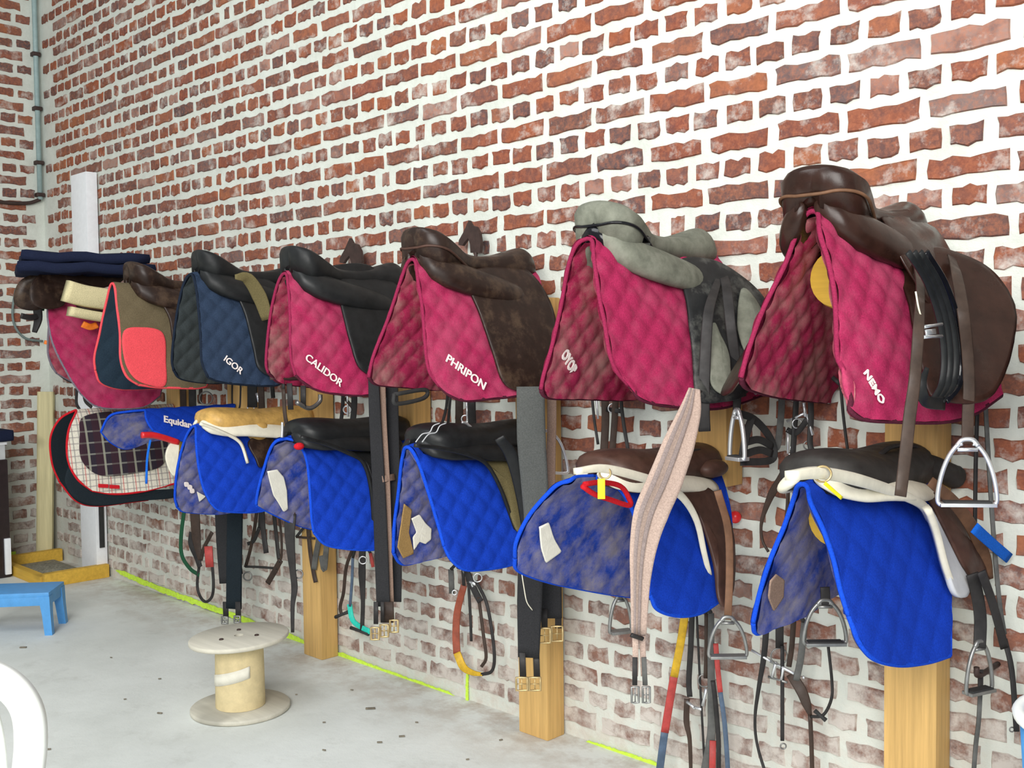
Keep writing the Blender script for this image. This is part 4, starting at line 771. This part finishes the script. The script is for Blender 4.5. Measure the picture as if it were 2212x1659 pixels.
# ------------------------------------------------------------------ blankets at the far end
def tartan(name, ground, stripes):
    t = NT(name); p = t.pos(); sep = t.t.nodes.new('ShaderNodeSeparateXYZ'); t.l(p, sep.inputs[0]); col = lin(ground)
    cur = t.ramp(t.noise(200, 2, .6, p), [(.3, tuple(v*.85 for v in col)), (.7, tuple(min(1, v*1.1) for v in col))])
    for axis, period, width, rgb, ph in stripes:
        f = t.math('FRACT', t.math('ADD', t.math('DIVIDE', sep.outputs[axis], period), ph)); m = t.math('LESS_THAN', f, width)
        cur = t.mix(t.math('MULTIPLY', m, .6), cur, lin(rgb))
    return t.fin(cur, .9, 0, .2, .2)
M['tartan_dark'] = tartan('tartan_navy', (44, 36, 48), [('Y', .075, .14, (170, 170, 150), 0), ('Z', .055, .14, (150, 150, 140), .2), ('Y', .075, .5, (60, 30, 40), .5)])
M['tartan_pale'] = tartan('tartan_white', (222, 216, 200), [('Y', .03, .2, (120, 120, 120), 0), ('Z', .03, .2, (140, 130, 130), .2), ('Y', .06, .1, (190, 60, 60), .3)])
P['rug'] = pad('folded tartan rug with red binding on the lowest far rack', RX[0], (165, 884),
    [(165, 884), (152, 920), (146, 960), (150, 1000), (168, 1035), (200, 1060)], [(200, 1060), (250, 1067), (310, 1061), (378, 1044)],
    [(165, 884), (128, 905), (108, 945), (112, 1000), (128, 1040)], [(128, 1040), (165, 1082), (215, 1092), (300, 1082)], .12, ('tartan_pale', 'black_cloth', 'red_cloth'), puff=0.002, quilt=.2, group=GL)
P['rug'].o['category'] = 'rug'; P['rug'].o.name = 'horse_rug'
sheet(P['rug'], [(180, 900), (172, 940), (173, 985), (190, 1012), (222, 1028), (280, 1024), (350, 1005), (362, 950), (345, 900), (260, 888)], 1, .008, .006, 'tartan_dark', 'inner_panel', P['rug'].o)
sheet(P['rug'], [(152, 1005), (166, 1045), (205, 1072), (260, 1078), (330, 1068), (374, 1056), (374, 1075), (300, 1082), (215, 1092), (165, 1078), (140, 1040)], 1, -.02, .008, 'black_cloth', 'outer_hem', P['rug'].o)
for q in ((212, 1049), (236, 1051)): sheet(P['rug'], [(q[0], q[1] - 4), (q[0] + 22, q[1] - 3), (q[0] + 22, q[1] + 5), (q[0], q[1] + 4)], 1, .012, .004, 'red_cloth', 'red_patch', P['rug'].o, closed_spline=False)
P['cover'] = pad('bright blue folded cloth with white lettering on the second lower rack', RX[1], (312, 884),
    [(312, 884), (316, 900), (322, 915), (332, 930)], [(332, 930), (360, 941), (392, 950), (428, 955)],
    [(312, 884), (275, 888), (238, 898), (218, 932)], [(218, 932), (240, 955), (275, 968), (330, 950)], .14, BLU, puff=.003, group=GL)
P['cover'].o['category'] = 'cloth'; P['cover'].o.name = 'folded_cloth'
lettering(P['cover'], 'Equidan', (352, 911), (412, 925), 'thread', weight=.03)
cord(P['cover'].o, 'red_edge', 'red', ('x', -4.37), [(306, 940), (330, 940), (355, 946), (385, 956)], 7)
sheet(P['cover'], [(366, 958), (384, 958), (381, 1000), (376, 1028), (364, 1015), (356, 985)], 1, .02, .012, 'felt', 'fleece_lining', P['cover'].o)
belt(P['cover'].o, 'blue_tie', 'blue_web', ('x', -4.34), [(325, 950), (318, 990), (316, 1045)], 5, .003)
def folded(name, label, cat, corners, z, th, mat, layers=2, parent=None, group=None):
    """a cloth folded in layers: rounded slabs one over another"""
    c = sum((Vector(q) for q in corners), Vector())/4; t = thing(name, label, cat, (c.x, c.y, z), group)
    for l in range(layers):
        b = MB(); rows = []; zz = z + th*(l + .5); gr = 1 - .07*l
        q = [c + (Vector(k) - c)*gr for k in corners]; path = []
        for i in range(4):
            for s in range(8): path.append(q[i].lerp(q[(i + 1) % 4], s/8))
        for f, h in ((.03, -.5), (.9, -.5), (.985, -.42), (1.0, 0), (.985, .42), (.9, .5), (.6, .5), (.03, .5)):
            rows.append([(c.x + (p.x - c.x)*f, c.y + (p.y - c.y)*f, zz + h*th + .006*math.sin(p.x*23 + p.y*19 + l)) for p in path])
        b.grid(rows, True, True).build('fold', mat, t)
    return t
zf = P['far'].zr
c0 = un(140, 560, 'x', -5.15)
folded('folded_blanket', 'dark navy blanket folded on top of the far brown saddle', 'blanket', [(-5.37, c0[1] - .16, 0), (-4.95, c0[1] - .30, 0), (-4.80, c0[1] + .30, 0), (-5.3, c0[1] + .34, 0)], zf + .112, .05, 'navy_cloth', 2)
t = thing('folded_cloth', 'cream cloth folded under the far saddle beside the burgundy pad', 'cloth', un(190, 690, 'x', -4.9))
for k, (pts, w_) in enumerate((([(142, 628), (185, 640), (238, 648)], 46), ([(150, 672), (190, 680), (226, 686)], 20))):
    belt(t, 'fold', 'cream_cloth', ('x', -4.86), pts, w_, .06, (.75, -.65, .1))
belt(P['far'].o, 'orange_tie', 'orange', ('x', -4.9), [(178, 700), (195, 706), (210, 702)], 14, .01); belt(P['far'].o, 'orange_tie', 'orange', ('x', -5.3), [(96, 739), (120, 744)], 8, .01)
sheet(P['far'], [(104, 745), (120, 738), (142, 778), (158, 826), (130, 814), (108, 788)], -1, -.03, .012, 'black_l', 'flap', SD['far'])
t = thing('halter', 'green and black halter hanging left of the burgundy pad with grey binding', 'halter', PT(('x', -5.5), (80, 655)))
hang(t, [PT(('x', -5.5), (75, 652))], 'green')
belt(t, 'strap', 'green', ('x', -5.5), [(52, 650), (75, 660), (96, 664)], 16, .01); belt(t, 'strap', 'strap_black', ('x', -5.5), [(80, 660), (82, 690), (74, 718)], [20, 18, 10], .01); belt(t, 'strap', 'strap_black', ('x', -5.5), [(45, 682), (66, 686), (84, 682)], 12, .01)
# small straps hanging below the far pads
bridle('dark straps hanging below the far burgundy pad in front of the white post', ('y', -.35), [('strap', [(166, 840), (165, 870), (172, 885)], 6, B_), ('strap', [(180, 835), (184, 865), (198, 880)], 7, B_)])
bridle('dark brown straps hanging below the brown canvas pad with coral trim', ('y', -.1), [('strap', [(395, 825), (396, 880)], 14, N_), ('strap', [(415, 830), (416, 882)], 16, B_), ('strap', [(434, 830), (432, 872)], 8, N_)])
# ------------------------------------------------------------------ back corner
t = thing('conduit', 'thin grey conduit running down the back corner', 'pipe', (XB + .03, -.03, 1.0))
zc = float(un(97, 432, 'x', XB + .03)[2])
MB().tube([(XB + .03, -.035, 4.75), (XB + .03, -.035, 3.6), (XB + .03, -.035, zc)], .016, 10).build('pipe', 'pipe', t)
for z in (3.75, 3.3, 2.95, 2.6, zc + .03): MB().box((XB + .026, -.035, z), (.05, .05, .025), None, .004).build('clip', 'iron', t)
t = thing('cable', 'dark sagging cable fixed along the back wall', 'cable', (XB + .02, -.4, zc))
MB().tube(spline([(XB + .03, -.035, zc), (XB + .025, -.12, zc - .03), (XB + .02, -.3, zc - .035), (XB + .02, -.6, zc - .01), (XB + .02, -1.1, zc)], 6), .012, 8).build('wire', 'iron', t)
t = thing('cable', 'thin grey cable hanging in a curve on the back wall', 'cable', PT(('x', XB + .02), (30, 640)))
cord(t, 'wire', 'cable', ('x', XB + .02), [(34, 625), (28, 660), (28, 690), (38, 715), (58, 732), (92, 737)], 2.6)
t = thing('white_post', 'square white post with a black strip near its foot, against the wall', 'post', (-6.28, -.036, 0.0))
sharp(MB().box((-6.28, -.046, 1.22), (.22, .067, 2.44), None, .004).build('shaft', 'white_paint', t)); MB().box((-6.166, -.046, .33), (.006, .03, .3), None, .001).build('rubber_strip', 'rubber', t)
t = thing('plank', 'pale plank leaning in the back corner behind the tartan rug', 'plank', un(92, 1206, 'z', 0))
a_, b_ = Vector(un(92, 1206, 'z', 0)), Vector(un(126, 845, 'x', -6.93)); a_ = Vector((max(a_.x, -6.93), -.1, .015)); b_.y = min(b_.y, -.06)
MB().strap([a_, a_.lerp(b_, .5), b_], .1, .035, (.75, -.65, .1)).build('board', 'plank', t, smooth=False)
t = thing('timber_edging', 'low frame of yellow timber boards round gravel at the foot of the white post', 'timber frame', (-6.5, -.2, 0))
sharp(MB().box((-6.16, -.21, .04), (.05, .38, .08), None, .004).build('board', 'yellow_timber', t)); sharp(MB().box((-6.86, -.2, .04), (.05, .36, .08), None, .004).build('board', 'yellow_timber', t))
sharp(MB().box((-6.51, -.385, .03), (.66, .05, .06), None, .004).build('board', 'yellow_timber', t))
b = MB(); rows = []
for i in range(14): rows.append([(-6.83 + .64*i/13, -.36 + .28*j/13, .02 + .03*random.random()*math.sin(math.pi*i/13)*math.sin(math.pi*j/13)) for j in range(14)])
b.grid(rows).build('gravel', 'gravel', t)['kind'] = 'stuff'
q = un(30, 1246, 'z', 0); zt = float(un(30, 945, 'y', q[1])[2])
t = thing('dark_cabinet', 'tall dark box with a white stripe cut off by the frame', 'cabinet', (q[0] - .16, q[1] - .2, 0))
sharp(MB().box((q[0] - .16, q[1] - .2, zt*.42), (.3, .38, zt*.84), None, .01).build('body', 'dark_box', t)); MB().box((q[0] - .16, q[1] - .2, zt*.955), (.3, .38, .02), None, .004).build('white_rim', 'white_paint', t)
sharp(MB().box((q[0] - .16, q[1] - .2, zt*.895), (.28, .36, zt*.11), None, .004).build('grey_panel', 'felt_grey', t)); MB().box((q[0] - .15, q[1] - .2, zt*1.01), (.36, .44, .07), None, .02).build('lid', 'navy_cloth', t)
sharp(MB().box((q[0] - .005, q[1] - .03, .13), (.022, .035, .22), None, .004).build('white_corner_strip', 'white_paint', t))
# ------------------------------------------------------------------ yellow sprayed marks at the foot of the wall
def paint(parent, pts, wid, ax='y', val=-.0115):
    Q = spline([PT((ax, val), q) for q in pts], 14); b = MB(); r = random.Random(3); up, lo = [], []
    for i, p in enumerate(Q):
        k = min(1, min(i, len(Q) - 1 - i)/4 + .15); d = Vector((0, 0, 1)) if ax == 'y' else Vector((1, 0, 0))
        if abs(Q[-1].z - Q[0].z) > .08: d = Vector((1, 0, 0))
        up.append(p + d*wid*k*r.uniform(.35, .62)); lo.append(p - d*wid*k*r.uniform(.35, .62))
    f = [tuple(p) for p in up]; g = [tuple(p) for p in lo]; e = Vector((0, .004, 0))
    b.grid([g, f, [tuple(Vector(p) + e) for p in f], [tuple(Vector(p) + e) for p in g], g]); return b.build('paint_mark', 'spray', parent, smooth=False)
for pts, w_ in (([(250, 1232), (300, 1254), (362, 1279), (420, 1300), (480, 1322), (560, 1350)], .03), ([(605, 1366), (630, 1378), (660, 1392)], .03), ([(716, 1408), (781, 1434), (850, 1460), (920, 1484), (985, 1508)], .026), ([(1004, 1532), (1030, 1545), (1060, 1557)], .026), ([(1255, 1604), (1300, 1616), (1360, 1636), (1425, 1656)], .022), ([(1009, 1452), (1008, 1480), (1008, 1510), (1007, 1548)], .012)):
    paint(wall, pts, w_)
MB().box((XB + .008, -.33, .05), (.012, .16, .05), None, .004).build('paint_mark', 'spray', wallb)
# ------------------------------------------------------------------ things on the floor
c = un(520, 1532, 'z', 0)
sp = thing('cable_drum', 'empty wooden cable drum standing on the concrete floor', 'cable drum', (c[0], c[1], 0))
R_ = .187; zt = .27
def disc(name, z, tilt=0):
    b = MB(); b.lathe((c[0], c[1], z), [(.018, .018), (R_ - .004, .018), (R_, .014), (R_, .004), (R_ - .004, 0), (.018, 0)], 48, False); b.grid([[(c[0] + .018*math.cos(2*math.pi*j/48), c[1] + .018*math.sin(2*math.pi*j/48), z + h) for j in range(48)] for h in (.018, 0)], True)
    o = b.build(name, 'plywood', sp); return sharp(o, 50)
disc('flange', .001); top = disc('flange', zt)
for v in top.data.vertices: v.co.z += (v.co.x*.5 + v.co.y*.5)*.06
sharp(MB().lathe((c[0], c[1], .02), [(.093, 0), (.092, .12), (.09, zt - .02)], 40, False).build('barrel', 'card', sp), 60)
b = MB(); rows = []
for i in range(30):
    a = math.radians(-140 + 150*i/29) - .3; z0 = .085 + .06*i/29; rows.append([(c[0] + r*math.cos(a), c[1] + r*math.sin(a), z0 + h) for h, r in ((0, .0925), (0, .0945), (.045, .0945), (.045, .0925))])
b.grid(rows, True, True).build('paper_band', 'paper', sp)
for a in (30, 150, 270): MB().lathe((c[0] + .075*math.cos(math.radians(a)), c[1] + .075*math.sin(math.radians(a)), zt + .016 + (.075*(math.cos(math.radians(a)) + math.sin(math.radians(a))))*.03), [(.001, .006), (.008, .006), (.009, 0), (.001, 0)], 12).build('bolt', 'iron', sp)
# blue step stool
k = un(60, 1300, 'z', .2); K = Vector((float(k[0]) - .28, float(k[1]) + .06, 0)); zt = .21
st = thing('step_stool', 'light blue plastic step stool on the floor at the edge of the frame', 'stool', K)
h = Vector((.62, .78, 0)).normalized(); n = Vector((-h.y, h.x, 0)); RM = Matrix((h, n, Vector((0, 0, 1)))).transposed()
b = MB(); b.box(K + Vector((0, 0, zt - .012)), (.36, .24, .024), RM, .008); b.box(K + n*.112 + Vector((0, 0, zt - .04)), (.34, .012, .05), RM, .004); b.box(K - n*.112 + Vector((0, 0, zt - .04)), (.34, .012, .05), RM, .004); b.box(K + h*.172 + Vector((0, 0, zt - .04)), (.012, .22, .05), RM, .004); b.box(K - h*.172 + Vector((0, 0, zt - .04)), (.012, .22, .05), RM, .004)
sharp(b.build('top', 'blue_plastic', st))
for i in (-1, 1):
    for j in (-1, 1):
        rows = []
        for z, e, w_ in ((0.0, 1.12, .035), (.1, 1.06, .04), (zt - .02, 1.0, .052)):
            o = K + h*i*(.155*e) + n*j*(.095*e) + Vector((0, 0, z)); rows.append([o + h*a*w_*.5 + n*q_*w_*.5 for a, q_ in ((-1, -1), (1, -1), (1, 1), (-1, 1))])
        sharp(MB().grid(rows, True, True).build('leg', 'blue_plastic', st))
# white garden chair, its back towards the camera
A = Vector(un(24, 1436, 'y', -2.02)); hc_ = Vector((.709, .705, 0)); fw = Vector((-.705, .709, 0)); zt = float(A.z)
O = A - hc_*.235; O = Vector((O.x, O.y, 0))
ch = thing('garden_chair', 'white plastic garden chair with a slotted round-topped back', 'chair', O)
def backpt(u, v): # u across -1..1, v up 0..1 ; the back leans towards the camera as it rises
    return O + hc_*u*.23*(1 + .12*(1 - v)) + fw*(.16 - .16*v + .05*u*u) + Vector((0, 0, .40 + (zt - .40)*v))
arch = [(-.7, 0), (-.82, .3), (-.95, .55), (-1, .74), (-.93, .88), (-.74, .965), (-.38, 1.0), (0, 1.0), (.38, 1.0), (.74, .965), (.93, .88), (1, .74), (.95, .55), (.82, .3), (.7, 0)]
Q = spline([backpt(u*.92, v*.965) for u, v in arch], 6); MB().strap(Q, .06, .022, list(Vector(FACE) for _ in Q) if False else tuple((-fw).to_tuple())).build('back_frame', 'white_plastic', ch)
for u in (-.66, -.4, -.13, .13, .4, .66): MB().strap(spline([backpt(u*.72, 0), backpt(u*.85, .3), backpt(u*.98, .6), backpt(u*1.0, .94 - .1*u*u)], 6), .034, .012, tuple((-fw).to_tuple())).build('slat', 'white_plastic', ch)
rows = []
for i in range(9): rows.append([O + hc_*u*.17 + fw*(.12 + .36*i/8) + Vector((0, 0, .40 - .02*math.sin(math.pi*i/8) + .012*abs(u))) for u in (-1, -.6, -.2, .2, .6, 1)])
b = MB().grid(rows); b.grid([[p - Vector((0, 0, .014)) for p in r_] for r_ in rows]); b.build('seat', 'white_plastic', ch)
for u in (-1, 1):
    MB().strap(spline([O + hc_*u*.19 + fw*.04, O + hc_*u*.175 + fw*.10 + Vector((0, 0, .25)), backpt(u*.68, 0.02)], 5), .05, .03, tuple((hc_*u).to_tuple())).build('leg', 'white_plastic', ch)
    MB().strap(spline([O + hc_*u*.18 + fw*.53, O + hc_*u*.17 + fw*.5 + Vector((0, 0, .2)), O + hc_*u*.16 + fw*.46 + Vector((0, 0, .385))], 5), .05, .03, tuple((hc_*u).to_tuple())).build('leg', 'white_plastic', ch)
# pale blue tub at the frame's corner
o = Vector(un(2412, 1700, 'y', -.75)); tb = thing('tub', 'pale blue tub with a white rim cut off by the corner of the frame', 'tub', (o.x, o.y, 0)); zt = o.z + .12
MB().lathe((o.x, o.y, 0), [(.1, .0), (.11, .02), (.15, zt - .02), (.145, zt - .02), (.1, .03), (.001, .03)], 40, False).build('body', 'blue_plastic', tb); MB().tube([(o.x + .152*math.cos(a), o.y + .152*math.sin(a), zt - .01) for a in [2*math.pi*i/40 for i in range(40)]], .011, 8, closed=True).build('rim', 'white_plastic', tb)
# litter on the concrete
b = MB(); r = random.Random(11)
for px, py, L in ((820, 1603, 14), (868, 1590, 16), (1082, 1598, 10), (50, 1398, 18), (345, 1466, 8), (105, 1618, 12), (345, 1540, 14), (800, 1530, 26), (700, 1560, 8), (640, 1500, 6), (760, 1490, 8), (900, 1560, 8), (240, 1420, 6), (270, 1510, 7), (1010, 1640, 9), (700, 1620, 10)):
    p = Vector(un(px, py, 'z', .004)); m = mpx(p); a = r.uniform(-.3, .6); b.box(p, (L*m*.8, L*m*.28, .004), Matrix.Rotation(a + .7, 3, 'Z'), .001)
d = b.build('litter', 'debris'); d['kind'] = 'stuff'; tag(d, 'scattered chips and dirt on the concrete floor', 'litter')
# ------------------------------------------------------------------ bricks (English bond: a course of stretchers, a course of headers)
PITCH, COURSE = 0.2255, 0.080
def ragged(L, H, seed):
    r = random.Random(seed); pts = []
    nx = 6 if L > .12 else 4
    j = lambda a: r.uniform(-a, a)
    for i in range(nx): pts.append((-L/2 + L*i/nx + (j(.006) if i else j(.003)), -H/2 + j(.006)))
    pts.append((L/2 + j(.003), -H/2 + j(.004))); pts.append((L/2 + j(.004), j(.01)))
    for i in range(nx): pts.append((L/2 - L*i/nx + (j(.006) if i else j(.003)), H/2 + j(.006)))
    pts.append((-L/2 + j(.003), H/2 + j(.004))); pts.append((-L/2 + j(.004), j(.01)))
    return pts
def brick_geo(L, H, seed):
    pts = ragged(L, H, seed); n = len(pts); r = random.Random(seed + 999); dp = r.uniform(.004, .009)
    vs = [(x, 0.0, z) for x, z in pts] + [(x*(1 - .006/L), -dp + r.uniform(-.0015, .0015), z*(1 - .006/H)) for x, z in pts]
    fs = [tuple(range(n, 2*n))] + [(i, (i + 1) % n, n + (i + 1) % n, n + i) for i in range(n)]
    return vs, fs
GEO = {k: [brick_geo(L, .053, s + o) for s in range(14)] for k, L, o in (('s', .199, 0), ('h', .087, 100), ('q', .045, 200))}
def mesh_from(vs, fs, nm, mat):
    me = bpy.data.meshes.new(nm); me.from_pydata(vs, [], fs); me.materials.append(M[mat])
    b = bmesh.new(); b.from_mesh(me); bmesh.ops.recalc_face_normals(b, faces=b.faces); b.to_mesh(me); b.free()
    return me
MESH = {k: [mesh_from(*g, 'brick', 'brick') for g in v] for k, v in GEO.items()}
def inside(poly, x, y):
    c = False; j = len(poly) - 1
    for i in range(len(poly)):
        if (poly[i][1] > y) != (poly[j][1] > y) and x < (poly[j][0] - poly[i][0])*(y - poly[i][1])/(poly[j][1] - poly[i][1]) + poly[i][0]: c = not c
        j = i
    return c
HIDE = [[(1600, 840), (1690, 370), (1890, 370), (2200, 620), (2190, 760), (2130, 880), (1860, 900)], [(1166, 850), (1250, 420), (1400, 420), (1640, 640), (1600, 870)], [(800, 830), (840, 480), (960, 500), (1160, 560), (1200, 690), (1170, 850)],
        [(580, 840), (560, 520), (650, 510), (840, 600), (820, 850)], [(375, 820), (385, 550), (600, 620), (600, 830)], [(100, 870), (30, 545), (330, 520), (420, 840)],
        [(1630, 1360), (1700, 1000), (2080, 1000), (2080, 1420), (1880, 1430)], [(1112, 1230), (1240, 985), (1560, 985), (1580, 1300)], [(855, 1210), (890, 920), (1130, 930), (1130, 1220)], [(555, 1110), (600, 910), (840, 920), (830, 1180), (680, 1160)], [(110, 1080), (110, 890), (590, 890), (560, 1100)]]
def lay(kind, length, top_of, place, wallobj, base, start, limit):
    rows = []
    r = random.Random(5 if kind == 'r' else 6)
    nc = 56
    for c in range(nc):
        zc = 2.155 + (c - 26)*COURSE
        if zc < 0.03: continue
        typ = 's' if c % 2 == 0 else 'h'; step = PITCH if typ == 's' else PITCH/2
        s0 = start if typ == 's' else start - PITCH/4
        k0 = int((0.02 - s0)/step) - 1
        k = k0
        while True:
            s = s0 + k*step + step/2; k += 1
            if s - step/2 < -0.001: continue
            if s > length: break
            if zc > top_of(s): continue
            t = typ
            if r.random() < .02: t = 'q' if typ == 'h' else typ
            rows.append((s + r.uniform(-.004, .004), zc + r.uniform(-.004, .004), t, r.uniform(-.012, .012), r.randrange(14), r.uniform(.93, 1.05), r.uniform(.9, 1.06)))
    scored = []
    for b in rows:
        p = place(b[0], b[1]); x, y, d = proj(p)
        vis = d > 0 and -10 < x < 2222 and -10 < y < 1669 and not any(inside(h, x, y) for h in HIDE)
        scored.append((-(1.6 if b[2] == 's' else 1)/d**2 if vis else 1, b))
    scored.sort(key=lambda q: q[0])
    near = [b for sc, b in scored if sc < 0][:300]; ns = set(id(b) for b in near)
    far = [b for sc, b in scored if id(b) not in ns]
    bx = Vector(wallobj['_base'])
    for s, z, t, rot, g, sx, sz in near:
        o = bpy.data.objects.new('brick', MESH[t][g]); COL.objects.link(o); o.parent = wallobj
        o.location = place(s, z) - bx; o.scale = (sx, 1, sz)
        o.rotation_euler = (0, rot, base)
    vs, fs, sh = [], [], []
    rb = Matrix.Rotation(base, 3, 'Z')
    for s, z, t, rot, g, sx, sz in far:
        V, F = GEO[t][g]; o = len(vs); m = rb @ Matrix.Rotation(rot, 3, 'Y'); pl = place(s, z); val = r.random()
        for v in V: vs.append(tuple(m @ Vector((v[0]*sx, v[1], v[2]*sz)) + pl - bx))
        for f in F: fs.append(tuple(i + o for i in f)); sh.append(val)
    if vs:
        me = mesh_from(vs, fs, 'brick', 'brick_far')
        at = me.attributes.new('shade', 'FLOAT', 'FACE'); at.data.foreach_set('value', sh)
        o = bpy.data.objects.new('brickwork', me); COL.objects.link(o); o.parent = wallobj; o['kind'] = 'stuff'
# along the right wall s runs from the back corner towards the camera; on the back wall from the corner out into the room
lay('r', 7.6, lambda s: 4.35 if s < 3.3 else 4.35 - (s - 3.3)*.45, lambda s, z: Vector((XB + s, 0.0, z)), wall, 0.0, (-1.8367 - XB) % PITCH, 0)
lay('b', 1.6, lambda s: 4.3, lambda s, z: Vector((XB, -s, z)), wallb, math.pi/2, 0.1, 0)
